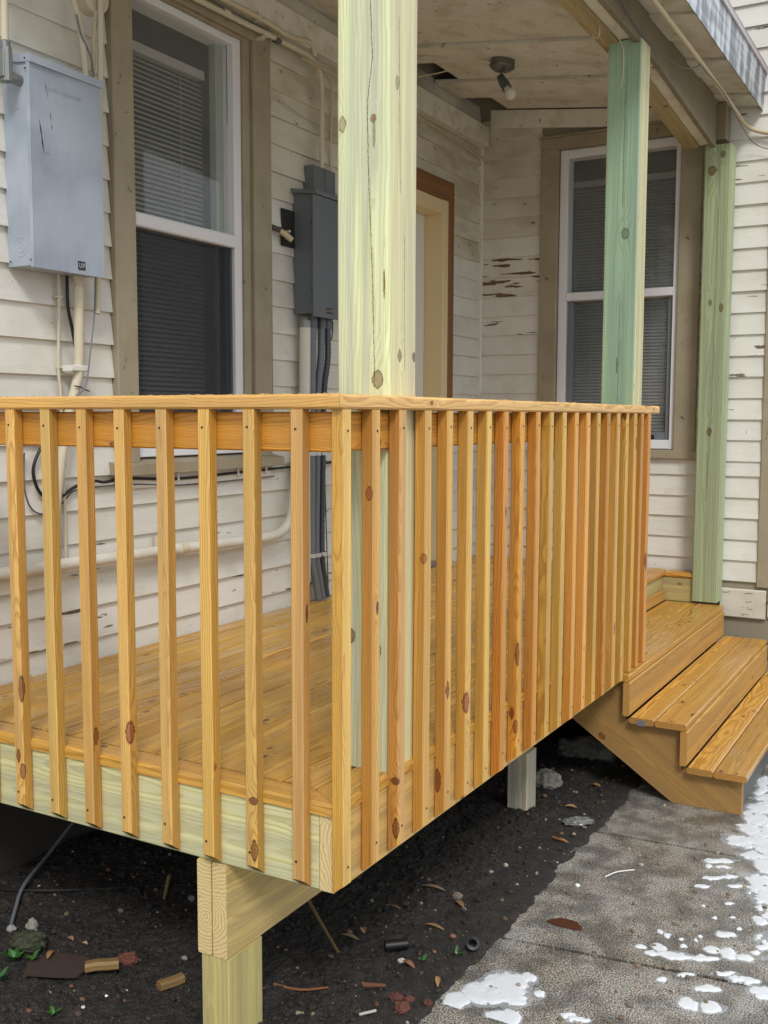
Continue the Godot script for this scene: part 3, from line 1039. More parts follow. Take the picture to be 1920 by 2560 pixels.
	part("threshold", box(Vector3(-1.72, 0.0, -2.80), Vector3(-1.52, 0.022, -3.57), 0.004, M.galv), door)
	part("door_knob", lathe([Vector2(0, 0.06), Vector2(0.02, 0.058), Vector2(0.028, 0.045), Vector2(0.02, 0.03), Vector2(0.01, 0.02), Vector2(0.012, 0.0)], Vector3(-1.655, 0.95, -2.86), Vector3.RIGHT, 14, M.galv), door)
	var dc := part("door_casing", board(Vector3(wb, 0.0, -3.642), Vector3(-1.532, 2.225, -3.71), 1, 0.003, M.tanwood, T_PALE, 0.1, 0.0, tint(rgb(138, 94, 62), PALE)), w)
	part("casing_board", board(Vector3(wb, 0.0, -2.66), Vector3(-1.532, 2.225, -2.728), 1, 0.003, M.tanwood, T_PALE, 0.4, 0.0, tint(rgb(138, 94, 62), PALE)), dc)
	part("casing_board", board(Vector3(wb, 2.112, -2.728), Vector3(-1.533, 2.225, -3.642), 2, 0.003, M.tanwood, T_PALE, 0.6, 0.0, tint(rgb(138, 94, 62), PALE)), dc)
	part("door_backing", box(Vector3(wb - wt - 0.06, -0.05, -2.6), Vector3(wb - wt - 0.01, 2.2, -3.8), 0.0, M.dark), w)

func room(w: Node3D, a: Vector3, b: Vector3) -> void:
	# dim room behind a window: five plain faces with thickness
	var t := 0.05
	var lo := Vector3(minf(a.x, b.x), minf(a.y, b.y), minf(a.z, b.z))
	var hi := Vector3(maxf(a.x, b.x), maxf(a.y, b.y), maxf(a.z, b.z))
	var r := part("room", box(Vector3(lo.x, lo.y - t, lo.z), Vector3(hi.x, lo.y, hi.z), 0.0, M.room), w)
	part("room_ceiling", box(Vector3(lo.x, hi.y, lo.z), Vector3(hi.x, hi.y + t, hi.z), 0.0, M.room), r)
	part("room_side", box(Vector3(lo.x - t, lo.y - t, lo.z - t), Vector3(lo.x, hi.y + t, hi.z + t), 0.0, M.room), r)
	if b.x - a.x > 0 and absf(b.z - a.z) > absf(b.x - a.x):
		part("room_side", box(Vector3(lo.x, lo.y - t, lo.z - t), Vector3(hi.x, hi.y + t, lo.z), 0.0, M.room), r)
		part("room_side", box(Vector3(lo.x, lo.y - t, hi.z), Vector3(hi.x, hi.y + t, hi.z + t), 0.0, M.room), r)
	else:
		part("room_side", box(Vector3(hi.x, lo.y - t, lo.z - t), Vector3(hi.x + t, hi.y + t, hi.z + t), 0.0, M.room), r)
		part("room_side", box(Vector3(lo.x, lo.y - t, lo.z - t), Vector3(hi.x, hi.y + t, lo.z), 0.0, M.room), r)
		part("room_side", box(Vector3(lo.x, lo.y - t, hi.z), Vector3(hi.x, hi.y + t, hi.z + t), 0.0, M.room), r)

func blind(called: String, label: String, a: Vector3, b: Vector3, n: Vector3, l: Vector3, sl: StandardMaterial3D) -> void:
	var t := thing(called, label, "blind", Vector3(a.x, a.y, a.z), "slatted window blinds")
	var length := absf((b - a).dot(l))
	var y := a.y + 0.03
	var k := 0
	part("headrail", prism(PackedVector2Array([Vector2(-0.02, b.y), Vector2(0.02, b.y), Vector2(0.02, b.y + 0.035), Vector2(-0.02, b.y + 0.035)]), Vector3(a.x, 0, a.z), n, Vector3.UP, l, length, sl, Vector2.ONE, 0, 0, Color.WHITE), t)
	part("bottom_rail", prism(PackedVector2Array([Vector2(-0.012, a.y), Vector2(0.012, a.y), Vector2(0.012, a.y + 0.02), Vector2(-0.012, a.y + 0.02)]), Vector3(a.x, 0, a.z), n, Vector3.UP, l, length, sl, Vector2.ONE, 0, 0, Color.WHITE), t)
	var pitch := 0.0192
	var proto := prism(PackedVector2Array([Vector2(-0.008, 0.0062), Vector2(-0.001, 0.0022), Vector2(0.0075, -0.0062), Vector2(0.0085, -0.0062), Vector2(0.0, 0.0032), Vector2(-0.0075, 0.0072)]), Vector3.ZERO, n, Vector3.UP, l, length, sl, Vector2.ONE, 0, 0, Color.WHITE)
	while y < b.y - 0.01:
		var s := part("slat", proto, t)
		s.position = Vector3(0, y - a.y, 0)
		y += pitch
		k += 1
	for f in [0.2, 0.75]:
		var at: Vector3 = Vector3(a.x, 0, a.z) + l * length * float(f) + n * 0.0105
		part("ladder_cord", tube([Vector3(at.x, a.y, at.z), Vector3(at.x, b.y, at.z)], 0.0012, 5, sl, Color.WHITE, 1), t)

func build_far_wall() -> void:
	var w := thing("house_wall", "far cream clapboard house wall at the end of the deck, with a narrow window and peeling paint", "wall", Vector3(-0.6, G, WZ))
	var wz := WZ - 0.006
	var wt := 0.18
	# core around window x -1.04..-0.31, y 0.69..2.44
	for c: Array in [[-1.75, -1.045, G, 5.6], [-0.305, 0.42, G, 5.6], [-1.045, -0.305, G, 0.69], [-1.045, -0.305, 2.44, 5.6]]:
		part("sheathing", box(Vector3(c[0], c[2], wz - wt), Vector3(c[1], c[3], wz - 0.001), 0.0, M.plain, rgb(150, 140, 120).srgb_to_linear()), w)
	var pitch := 0.118
	var y := 1.962 - pitch * 17.0
	while y < 2.62:
		var segs: Array = [[-1.545, -1.152]]
		if y < 0.60:
			segs = [[-1.545, 0.158]]
		for s: Array in segs:
			if y < -0.06 and s[0] < -1.0:
				continue
			var m: Material = M.siding
			var hit := absf(y - 1.607) < 0.03 or absf(y - 1.73) < 0.03
			if hit:
				m = M.peel
			elif y > 1.85:
				m = M.grime
			elif y > 0.9:
				m = M.chip if rng.randf() < 0.12 else M.siding
			part("clapboard", clap(y, pitch, Vector3.BACK, Vector3.RIGHT, Vector3(s[0], 0, wz), s[1] - s[0], m, jit(Color(0.97, 0.97, 0.97), 0.04)), w)
		y += pitch
	# right of the window, past the third post, its own rows up to the upper storey
	pitch = 0.1165
	y = 1.911 - pitch * 11.0
	while y < 5.5:
		part("clapboard", clap(y, pitch, Vector3.BACK, Vector3.RIGHT, Vector3(-0.2, 0, wz), 0.357, M.chip if rng.randf() < 0.3 else M.siding, jit(Color(1, 1, 1), 0.03)), w)
		y += pitch
	part("corner_board", box(Vector3(0.158, -0.066, wz), Vector3(0.30, 5.6, WZ + 0.018), 0.004, M.trim, Color(1.25, 1.25, 1.28)), w)
	part("skirt_board", box(Vector3(-0.035, -0.248, wz), Vector3(0.212, -0.085, WZ + 0.02), 0.006, M.chip, Color(0.92, 0.88, 0.8)), w)
	part("skirt_board", box(Vector3(0.222, -0.235, wz), Vector3(0.42, -0.085, WZ + 0.016), 0.006, M.chip, Color(0.92, 0.88, 0.8)), w)
	var fd := part("foundation", box(Vector3(-1.6, G - 0.1, wz - 0.15), Vector3(0.42, -0.10, WZ - 0.03), 0.0, M.plain, rgb(70, 72, 64).srgb_to_linear()), w)
	for k in 8:
		var xx := -0.45 + (k % 4) * 0.235
		var yy := -0.43 if k < 4 else -0.645
		part("foundation_stone", rock(Vector3(xx, yy, WZ - 0.03), Vector3(0.22, 0.2, 0.06), 60 + k, M.plain, jit(rgb(96, 98, 88), 0.15).srgb_to_linear(), 0.2), fd)
	part("corner_bead", box(Vector3(WX - 0.006, -0.1, WZ - 0.004), Vector3(WX + 0.022, 2.62, WZ + 0.021), 0.004, M.siding), w)
	# window casing
	var cas := part("window_casing", box(Vector3(-1.15, 0.686, wz), Vector3(-1.04, 2.446, WZ + 0.028), 0.004, M.trim), w)
	part("casing_board", box(Vector3(-0.322, 0.686, wz), Vector3(-0.2, 2.446, WZ + 0.028), 0.004, M.trim), cas)
	part("casing_board", box(Vector3(-1.15, 2.4465, wz), Vector3(-0.2, 2.515, WZ + 0.029), 0.004, M.trim), cas)
	part("drip_cap", box(Vector3(-1.16, 2.515, wz), Vector3(-0.19, 2.527, WZ + 0.036), 0.003, M.trim), cas)
	part("apron", box(Vector3(-1.17, 0.635, wz), Vector3(-0.18, 0.686, WZ + 0.034), 0.004, M.trim, Color(1.15, 1.14, 1.1)), cas)
	var win := part("window", box(Vector3(-1.038, 0.69, WZ - 0.10), Vector3(-0.988, 2.44, WZ - 0.002), 0.003, M.vinyl), w)
	part("frame", box(Vector3(-0.354, 0.69, WZ - 0.10), Vector3(-0.324, 2.44, WZ - 0.002), 0.003, M.vinyl), win)
	part("frame", box(Vector3(-0.988, 2.393, WZ - 0.10), Vector3(-0.354, 2.44, WZ - 0.002), 0.003, M.vinyl), win)
	part("frame", box(Vector3(-0.988, 0.69, WZ - 0.10), Vector3(-0.354, 0.742, WZ + 0.004), 0.003, M.vinyl), win)
	part("meeting_rail", box(Vector3(-0.988, 1.562, WZ - 0.06), Vector3(-0.354, 1.61, WZ + 0.002), 0.004, M.vinyl), win)
	part("sash_stile", box(Vector3(-0.988, 0.742, WZ - 0.075), Vector3(-0.952, 1.562, WZ - 0.03), 0.003, M.pvc), win)
	part("sash_stile", box(Vector3(-0.385, 0.742, WZ - 0.075), Vector3(-0.354, 1.562, WZ - 0.03), 0.003, M.pvc), win)
	part("sash_rail", box(Vector3(-0.952, 0.742, WZ - 0.075), Vector3(-0.385, 0.785, WZ - 0.03), 0.003, M.pvc), win)
	part("sash_lock", box(Vector3(-0.47, 0.745, WZ - 0.03), Vector3(-0.445, 0.77, WZ - 0.022), 0.002, M.black), win)
	part("pane", box(Vector3(-0.988, 1.61, WZ - 0.037), Vector3(-0.354, 2.393, WZ - 0.033), 0.0, M.glass), win)
	part("pane", box(Vector3(-0.952, 0.785, WZ - 0.062), Vector3(-0.385, 1.562, WZ - 0.058), 0.0, M.glass), win)
	room(w, Vector3(-1.5, 0.3, wz - wt - 1.4), Vector3(0.2, 2.7, wz - wt))
	blind("window_blind", "closed grey slatted blind behind the glass of the narrow far window", Vector3(-0.99, 0.75, WZ - 0.13), Vector3(-0.35, 2.24, WZ - 0.13), Vector3.BACK, Vector3.RIGHT, mat(rgb(112, 112, 112), 0.5))
	# frieze under the ceiling
	part("frieze_board", prism(PackedVector2Array([Vector2(-1.48, cy(-1.48) - 0.105), Vector2(-0.28, cy(-0.28) - 0.10), Vector2(-0.28, cy(-0.28)), Vector2(-1.48, cy(-1.48))]), Vector3(0, 0, WZ), Vector3.RIGHT, Vector3.UP, Vector3.BACK, 0.022, M.ceiling, T_PAINT, 0.2, 0.1, Color(1.02, 1.02, 1.0)), w)

func cy(x: float) -> float:
	return 2.545 - 0.125 * x

# ------------------------------------------------------------------ porch roof
func build_roof() -> void:
	var r := thing("porch_roof", "low sloped porch roof with old painted board ceiling, beam and metal edge", "roof", Vector3(-0.7, 2.5, -2.0))
	var seams := [-0.05, -0.36, -0.68, -1.02, -1.37, -1.71, -2.06, -2.461, -2.867, -3.119, -3.469, -3.793, -4.1]
	for i in seams.size() - 1:
		var za: float = seams[i]
		var zb: float = seams[i + 1]
		var dy := -0.008 if i % 2 == 0 else 0.008
		var xl := -1.545
		if i in [7, 9, 11, 4]:
			xl = -1.36 - rng.randf_range(0.0, 0.05)
		var pts := PackedVector2Array([Vector2(xl, cy(xl) + dy), Vector2(-0.2, cy(-0.2) + dy), Vector2(-0.2, cy(-0.2) + dy + 0.02), Vector2(xl, cy(xl) + dy + 0.02)])
		part("ceiling_board", prism(pts, Vector3(0, 0, za - 0.005), Vector3.RIGHT, Vector3.UP, Vector3.FORWARD, za - zb - 0.010, M.ceiling, T_PAINT, rng.randf(), rng.randf(), jit(Color(0.97, 0.97, 0.97), 0.06)), r)
	# soffit boards outside the beam
	var z := -0.05
	var k := 0
	while z > -4.05:
		var d := rng.randf_range(0.24, 0.34)
		var e := maxf(z - d, WZ + 0.02)
		var dy := 0.012 if k % 2 == 0 else 0.0
		var pts := PackedVector2Array([Vector2(-0.11, cy(-0.11) + dy), Vector2(0.095, cy(0.095) + dy), Vector2(0.095, cy(0.095) + 0.03), Vector2(-0.11, cy(-0.11) + 0.03)])
		part("soffit_board", prism(pts, Vector3(0, 0, z - 0.002), Vector3.RIGHT, Vector3.UP, Vector3.FORWARD, z - e - 0.004, M.ceiling, T_PAINT, rng.randf(), rng.randf(), jit(Color(0.9, 0.88, 0.84), 0.08)), r)
		z = e
		k += 1
	# roof deck and shingles
	var top := PackedVector2Array([Vector2(WX - 0.0, cy(WX) + 0.16), Vector2(0.1, cy(0.1) + 0.16), Vector2(0.1, cy(0.1) + 0.185), Vector2(WX, cy(WX) + 0.185)])
	part("roof_deck", prism(top, Vector3(0, 0, -0.03), Vector3.RIGHT, Vector3.UP, Vector3.FORWARD, 4.085, M.plain, Vector2.ONE, 0, 0, rgb(92, 84, 74).srgb_to_linear()), r)
	for j in 9:
		var xa := 0.125 - j * 0.19
		var y0 := cy(xa) + 0.188
		var pts := PackedVector2Array([Vector2(xa, y0), Vector2(xa, y0 + 0.012), Vector2(maxf(xa - 0.22, WX), cy(maxf(xa - 0.22, WX)) + 0.194), Vector2(maxf(xa - 0.22, WX), cy(maxf(xa - 0.22, WX)) + 0.188)])
		part("shingle_course", prism(pts, Vector3(0, 0, -0.02), Vector3.RIGHT, Vector3.UP, Vector3.FORWARD, 4.09, M.plain, Vector2.ONE, 0, 0, rgb(62, 60, 60).srgb_to_linear()), r)
	# end closing the rafter space, front
	part("barge_board", prism(PackedVector2Array([Vector2(WX + 0.005, cy(WX) - 0.02), Vector2(0.1, cy(0.1) - 0.02), Vector2(0.1, cy(0.1) + 0.18), Vector2(WX + 0.005, cy(WX) + 0.18)]), Vector3(0, 0, -0.02), Vector3.RIGHT, Vector3.UP, Vector3.FORWARD, 0.024, M.trim, Vector2.ONE, 0, 0, Color.WHITE), r)
	# metal edge
	part("metal_fascia", prism(PackedVector2Array([Vector2(0.098, 2.515), Vector2(0.104, 2.512), Vector2(0.112, 2.70), Vector2(0.106, 2.70)]), Vector3(0, 0, 0.0), Vector3.RIGHT, Vector3.UP, Vector3.FORWARD, 4.115, M.fascia, Vector2(0.5, 3.4), 0.02, 0.0, Color.WHITE), r)
	part("drip_edge", prism(PackedVector2Array([Vector2(0.10, 2.702), Vector2(0.122, 2.702), Vector2(0.126, 2.724), Vector2(0.10, 2.724)]), Vector3(0, 0, 0.0), Vector3.RIGHT, Vector3.UP, Vector3.FORWARD, 4.112, mat(rgb(206, 196, 200), 0.4, 0.2), Vector2.ONE, 0, 0, Color.WHITE), r)
	# beam in two lengths that meet over the middle post: new tan board, old painted beam, dark outer board
	for seg: Array in [[-0.02, 2.455, -2.60, 2.425], [-2.604, 2.432, -3.97, 2.322]]:
		var za: float = seg[0]
		var ya: float = seg[1]
		var zb: float = seg[2]
		var yb: float = seg[3]
		beam_piece(r, "new_beam_board", -0.272, -0.194, za, ya, zb, yb, M.tanwood, tint(rgb(168, 150, 108), PALE), T_PALE)
		beam_piece(r, "old_beam", -0.193, -0.128, za, ya + 0.012, zb, yb + 0.012, M.ceiling, Color(0.95, 0.93, 0.88), T_PAINT)
		beam_piece(r, "outer_beam_board", -0.127, -0.105, za + 0.0, ya - 0.012, zb, yb - 0.012, M.trim, Color(0.62, 0.58, 0.52), Vector2.ONE)
	part("beam_block", box(Vector3(-0.13, 2.36, -4.1), Vector3(-0.06, 2.55, -3.99), 0.004, M.trim, Color(0.8, 0.78, 0.72)), r)
	# ledger along the house wall
	part("ledger_board", board(Vector3(WX + 0.004, 2.512, -0.05), Vector3(-1.49, 2.63, WZ + 0.024), 2, 0.003, M.ceiling, T_PAINT, 0.3, 0.2, Color(0.98, 0.98, 0.97), 6, 0.001), r)

func beam_piece(r: Node3D, called: String, x0: float, x1: float, za: float, ya: float, zb: float, yb: float, m: Material, col: Color, tex: Vector2) -> void:
	var t := 2.6
	part(called, hexa([Vector3(x0, ya, za), Vector3(x1, ya, za), Vector3(x1, minf(t, cy(x1) + 0.004), za), Vector3(x0, minf(t, cy(x0) + 0.004), za), Vector3(x0, yb, zb), Vector3(x1, yb, zb), Vector3(x1, minf(t, cy(x1) + 0.004), zb), Vector3(x0, minf(t, cy(x0) + 0.004), zb)], m, tex, col, rng.randf()), r)

# ------------------------------------------------------------------ deck
func build_deck() -> void:
	var d := thing("porch_deck", "new wet stained wooden porch deck raised on treated posts", "deck", Vector3(-0.8, G, -2.0))
	# boards along the deck, inside a mitred border
	var x := -0.1345
	var k := 0
	while x > WX + 0.02:
		var xb := maxf(x - 0.0985, WX + 0.016)
		var zend := WZ + 0.03
		if x > -0.30:
			zend = -2.575
		var zs := -0.1085
		var cuts: Array = [[zs, zend]]
		if k % 3 == 1 and zend < -3.0:
			cuts = [[zs, -2.4], [-2.403, zend]]
		for c: Array in cuts:
			part("deck_board", board(Vector3(xb, -0.026, c[1]), Vector3(x - 0.0035, rng.randf_range(-0.0012, 0.0012), c[0]), 2, 0.006, M.deck, T_DECK, (k * 3 % 10) * 0.102, rng.randf() * 1.0, jit(Color(0.93, 0.91, 0.84), 0.13), 3, 0.0006), d)
		x = xb - 0.002
		k += 1
	var z := -0.027
	# border boards with a mitre at the corner
	var e := -0.131
	border(d, PackedVector2Array([Vector2(-0.031, z), Vector2(e, -0.1025), Vector2(WX + 0.016, -0.1025), Vector2(WX + 0.016, z)]), Color(1.0, 0.95, 0.88), 0)
	border(d, PackedVector2Array([Vector2(-0.030, z - 0.001), Vector2(-0.030, -2.575), Vector2(e, -2.575), Vector2(e, -0.104)]), Color(0.98, 0.93, 0.84), 2)
	# notched stair opening: nosing along the inside and a short return along the far wall
	part("border_board", board(Vector3(-0.415, -0.027, -4.0), Vector3(-0.318, 0.0015, -2.58), 2, 0.008, M.deck, T_DECK, 0.4, 0.3, Color(1.0, 0.84, 0.7)), d)
	part("border_board", board(Vector3(-0.317, -0.027, WZ + 0.02), Vector3(-0.163, 0.001, -3.972), 0, 0.008, M.deck, T_DECK, 0.2, 0.1, Color(1.02, 0.85, 0.68)), d)
	# rims
	var pt := tint(rgb(208, 204, 160), PALE)
	part("rim_joist", board(Vector3(WX + 0.03, -0.206, -0.071), Vector3(-0.0765, -0.0275, -0.033), 0, 0.003, M.pale, T_PALE, 0.39, 0.9, pt, 4, 0.0005, Vector2.ZERO, M.endgrain), d)
	part("rim_joist", board(Vector3(-0.075, -0.206, -2.575), Vector3(-0.034, -0.0275, -0.033), 2, 0.003, M.pale, T_PALE, 0.1, 0.3, tint(rgb(206, 168, 104), PALE), 4, 0.0005, Vector2.ZERO, M.endgrain, Color(1, 1, 0.95)), d)
	part("rim_joist", board(Vector3(-0.368, -0.165, -4.0), Vector3(-0.33, -0.028, -2.576), 2, 0.003, M.pale, T_PALE, 0.62, 0.2, tint(rgb(178, 164, 114), PALE)), d)
	part("rim_joist", board(Vector3(-0.329, -0.165, -4.02), Vector3(-0.163, -0.028, -3.984), 0, 0.003, M.pale, T_PALE, 0.76, 0.6, tint(rgb(180, 164, 112), PALE)), d)
	part("rim_joist", board(Vector3(-0.33, -0.206, -2.61), Vector3(-0.076, -0.028, -2.577), 0, 0.003, M.pale, T_PALE, 0.0, 0.2, pt), d)
	# joists
	for j in 9:
		var zz := -0.45 - j * 0.4
		part("joist", board(Vector3(WX + 0.03, -0.206, zz - 0.038), Vector3(-0.076 if zz > -2.5 else -0.37, -0.028, zz), 0, 0.002, M.pale, T_PALE, rng.randf(), rng.randf(), pt), d)
	# doubled beam and its posts
	for s in 2:
		var xa := -0.432 + s * 0.0455
		part("beam", board(Vector3(xa, -0.447, -3.6), Vector3(xa + 0.0425, -0.208, -0.03 - s * 0.002), 2, 0.003, M.pale, T_PALE, 0.13 + s * 0.25, 0.4, tint(rgb(212, 186, 122), PALE), 3, 0.0005, Vector2.ZERO, M.endgrain, Color(1.0, 0.98, 0.9)), d)
	part("support_post", board(Vector3(-0.427, G - 0.1, -0.172), Vector3(-0.34, -0.448, -0.034), 1, 0.004, M.pale, T_PALE, 0.51, 0.1, tint(rgb(196, 182, 122), PALE)), d)
	part("support_post", board(Vector3(-0.378, G - 0.1, -1.95), Vector3(-0.292, -0.448, -1.855), 1, 0.004, M.pale, T_PALE, 0.26, 0.1, tint(rgb(196, 190, 172), PALE)), d)
	part("support_post", board(Vector3(-0.427, G - 0.1, -3.5), Vector3(-0.34, -0.448, -3.41), 1, 0.004, M.pale, T_PALE, 0.26, 0.6, tint(rgb(190, 180, 140), PALE)), d)

func border(d: Node3D, pts: PackedVector2Array, col: Color, axis: int) -> void:
	# plank with a mitred end and an eased outer edge: outline on the plan, grain along axis
	var mb := MB.new()
	var top := 0.0012
	var n := pts.size()
	var cen := Vector2.ZERO
	for p in pts:
		cen += p / n
	var inner := PackedVector2Array()
	for k in n:
		inner.append(pts[k] + (cen - pts[k]).sign() * 0.006)
	var uvf := func(p: Vector2, off: float) -> Vector2:
		if axis == 0:
			return Vector2((p.y + 0.7 + off) / T_DECK.x, (p.x + 2.0) / T_DECK.y)
		return Vector2((p.x + 0.95 + off) / T_DECK.x, (p.y + 3.0) / T_DECK.y)
	var idx := Geometry2D.triangulate_polygon(inner)
	for k in range(0, idx.size(), 3):
		var a := inner[idx[k]]
		var b := inner[idx[k + 1]]
		var c := inner[idx[k + 2]]
		mb.tri(Vector3(a.x, top, a.y), Vector3(b.x, top, b.y), Vector3(c.x, top, c.y), Vector3.UP, uvf.call(a, 0.0), uvf.call(b, 0.0), uvf.call(c, 0.0), col)
	for k in n:
		var k2 := (k + 1) % n
		var a := pts[k]
		var b := pts[k2]
		var nn := Vector2(b.y - a.y, a.x - b.x).normalized()
		if nn.dot((a + b) / 2 - cen) < 0:
			nn = -nn
		var n3 := Vector3(nn.x, 0, nn.y)
		mb.quad(Vector3(inner[k].x, top, inner[k].y), Vector3(inner[k2].x, top, inner[k2].y), Vector3(b.x, top - 0.006, b.y), Vector3(a.x, top - 0.006, a.y), (n3 + Vector3.UP).normalized(), uvf.call(inner[k], 0.0), uvf.call(inner[k2], 0.0), uvf.call(b, 0.004), uvf.call(a, 0.004), col)
		mb.quad(Vector3(a.x, top - 0.006, a.y), Vector3(b.x, top - 0.006, b.y), Vector3(b.x, -0.027, b.y), Vector3(a.x, -0.027, a.y), n3, uvf.call(a, 0.02), uvf.call(b, 0.02), uvf.call(b, 0.04), uvf.call(a, 0.04), col)
	part("border_board", mb.add(ArrayMesh.new(), M.deck), d)

# ------------------------------------------------------------------ posts
func build_posts() -> void:
	var T := Vector2(0.576, 2.56)
	single("porch_post", board(Vector3(-0.182, 0.0005, -0.42), Vector3(-0.038, 2.47, -0.279), 1, 0.006, M.post_a, T, 0.0, 0.0, Color.WHITE, 4, 0.0008), "thick pale greenish timber post with knots and a long crack at the deck corner", "post")
	single("porch_post", board(Vector3(-0.237, 0.0005, -2.64), Vector3(-0.098, 2.432, -2.5), 1, 0.004, M.post_b, T, 0.0, 0.0, Color.WHITE, 4, 0.0008), "green tinted timber post with one round knot, in the middle where the railing ends", "post")
	single("porch_post", board(Vector3(-0.160, -0.15, -4.09), Vector3(-0.022, 2.325, -3.955), 1, 0.006, M.post_c, T, 0.0, 0.0, Color.WHITE, 4, 0.0008), "olive green timber post with dark knots standing by the steps at the far wall", "post")

# ------------------------------------------------------------------ railings
func screw_head(at: Vector3, n: Vector3, parent: Node3D) -> void:
	part("screw", lathe([Vector2(0.0, 0.0012), Vector2(0.0028, 0.001), Vector2(0.0033, -0.001)], at, n, 8, M.screw), parent)

func build_railings() -> void:
	var tints := [rgb(214, 178, 92), rgb(206, 160, 92), rgb(226, 182, 106), rgb(228, 178, 104), rgb(220, 180, 104), rgb(216, 164, 94), rgb(226, 180, 108), rgb(214, 168, 104), rgb(222, 176, 96), rgb(214, 170, 96), rgb(206, 156, 98)]
	var a := thing("railing", "short end railing of the deck, stained balusters under a flat cap rail", "railing", Vector3(-0.8, -0.2, -0.02))
	# cap board of the short side, mitred at the corner
	var cap_uv := Vector2(1.024, 2.048)
	cap(a, PackedVector2Array([Vector2(0.0, 0.0), Vector2(-0.125, -0.125), Vector2(WX + 0.02, -0.125), Vector2(WX + 0.02, 0.0)]), 0, Color(0.93, 0.83, 0.62))
	part("sub_rail", board(Vector3(WX + 0.02, 0.793, -0.071), Vector3(-0.034, 0.881, -0.033), 0, 0.004, M.stain, T_STAIN, 0.27, 0.4, tint(rgb(208, 146, 56), STAIN), 4, 0.0006), a)
	var xs := [-1.415, -1.29, -1.163, -1.035, -0.906, -0.779, -0.652, -0.518, -0.389, -0.26, -0.129]
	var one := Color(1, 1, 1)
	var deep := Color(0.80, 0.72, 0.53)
	face_tint = [one, one, deep, deep, one, deep, deep, one]   # flanks tinted deeper: light bouncing between balusters painted into the stain colour
	for i in xs.size():
		var x: float = xs[i]
		var lean := rng.randf_range(-0.001, 0.001)
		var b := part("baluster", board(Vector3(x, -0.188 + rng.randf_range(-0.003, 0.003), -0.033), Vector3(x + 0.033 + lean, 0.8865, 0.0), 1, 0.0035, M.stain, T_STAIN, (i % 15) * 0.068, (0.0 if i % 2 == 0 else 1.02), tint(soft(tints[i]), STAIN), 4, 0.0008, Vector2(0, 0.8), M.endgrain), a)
		screw_head(Vector3(x + 0.015, 0.845 + rng.randf_range(-0.004, 0.004), 0.0002), Vector3.BACK, b)
		screw_head(Vector3(x + 0.012, -0.135 + rng.randf_range(-0.01, 0.01), 0.0002), Vector3.BACK, b)
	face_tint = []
	var l := thing("railing", "long side railing with closely spaced stained balusters, running from the corner to the steps", "railing", Vector3(-0.02, -0.2, -1.3))
	cap(l, PackedVector2Array([Vector2(0.0, -0.001), Vector2(0.0, -2.572), Vector2(-0.125, -2.572), Vector2(-0.125, -0.126)]), 2, Color(0.97, 0.92, 0.80))
	var rails := [[-0.0335, -0.278], [-0.421, -2.49]]
	for i in rails.size():
		part("sub_rail", board(Vector3(-0.071, 0.794, rails[i][1]), Vector3(-0.0335, 0.882, rails[i][0] - (0.039 if i == 0 else 0.0)), 2, 0.004, M.stain, T_STAIN, 0.34 + i * 0.2, 0.2, tint(rgb(196, 140, 62), STAIN), 3, 0.0006), l)
	var tl := [rgb(224, 180, 100), rgb(198, 144, 82), rgb(206, 150, 96), rgb(210, 158, 88), rgb(200, 146, 80), rgb(206, 160, 94), rgb(216, 172, 92), rgb(188, 116, 50), rgb(206, 138, 54), rgb(194, 124, 52), rgb(192, 148, 74), rgb(206, 164, 84), rgb(206, 142, 72), rgb(216, 152, 88), rgb(186, 142, 72), rgb(176, 112, 46), rgb(198, 150, 84), rgb(192, 148, 76), rgb(188, 142, 72), rgb(168, 108, 44), rgb(196, 126, 66)]
	var zb := [-0.05, -0.177, -0.302, -0.434, -0.557, -0.682, -0.806, -0.926, -1.05, -1.18, -1.296, -1.418, -1.538, -1.66, -1.775, -1.891, -2.014, -2.129, -2.241, -2.339, -2.445]
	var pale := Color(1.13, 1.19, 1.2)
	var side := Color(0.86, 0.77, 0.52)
	face_tint = [side, one, pale, one, side, side, pale, side]  # bounced light painted on the flanks again, outer faces lifted paler
	for i in zb.size():
		var z: float = zb[i]
		var bot := -0.183 + rng.randf_range(-0.004, 0.004)
		if z < -2.15:
			bot = -0.160
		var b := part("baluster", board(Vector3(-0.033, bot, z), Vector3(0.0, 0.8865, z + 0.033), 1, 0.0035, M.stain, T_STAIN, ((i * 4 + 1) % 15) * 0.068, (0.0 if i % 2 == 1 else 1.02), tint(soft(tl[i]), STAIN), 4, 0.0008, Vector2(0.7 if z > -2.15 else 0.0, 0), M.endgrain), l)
		screw_head(Vector3(0.0002, 0.842 + rng.randf_range(-0.004, 0.004), z + 0.016), Vector3.RIGHT, b)
		if z > -2.0:
			screw_head(Vector3(0.0002, -0.13 + rng.randf_range(-0.01, 0.01), z + 0.016), Vector3.RIGHT, b)
	face_tint = []

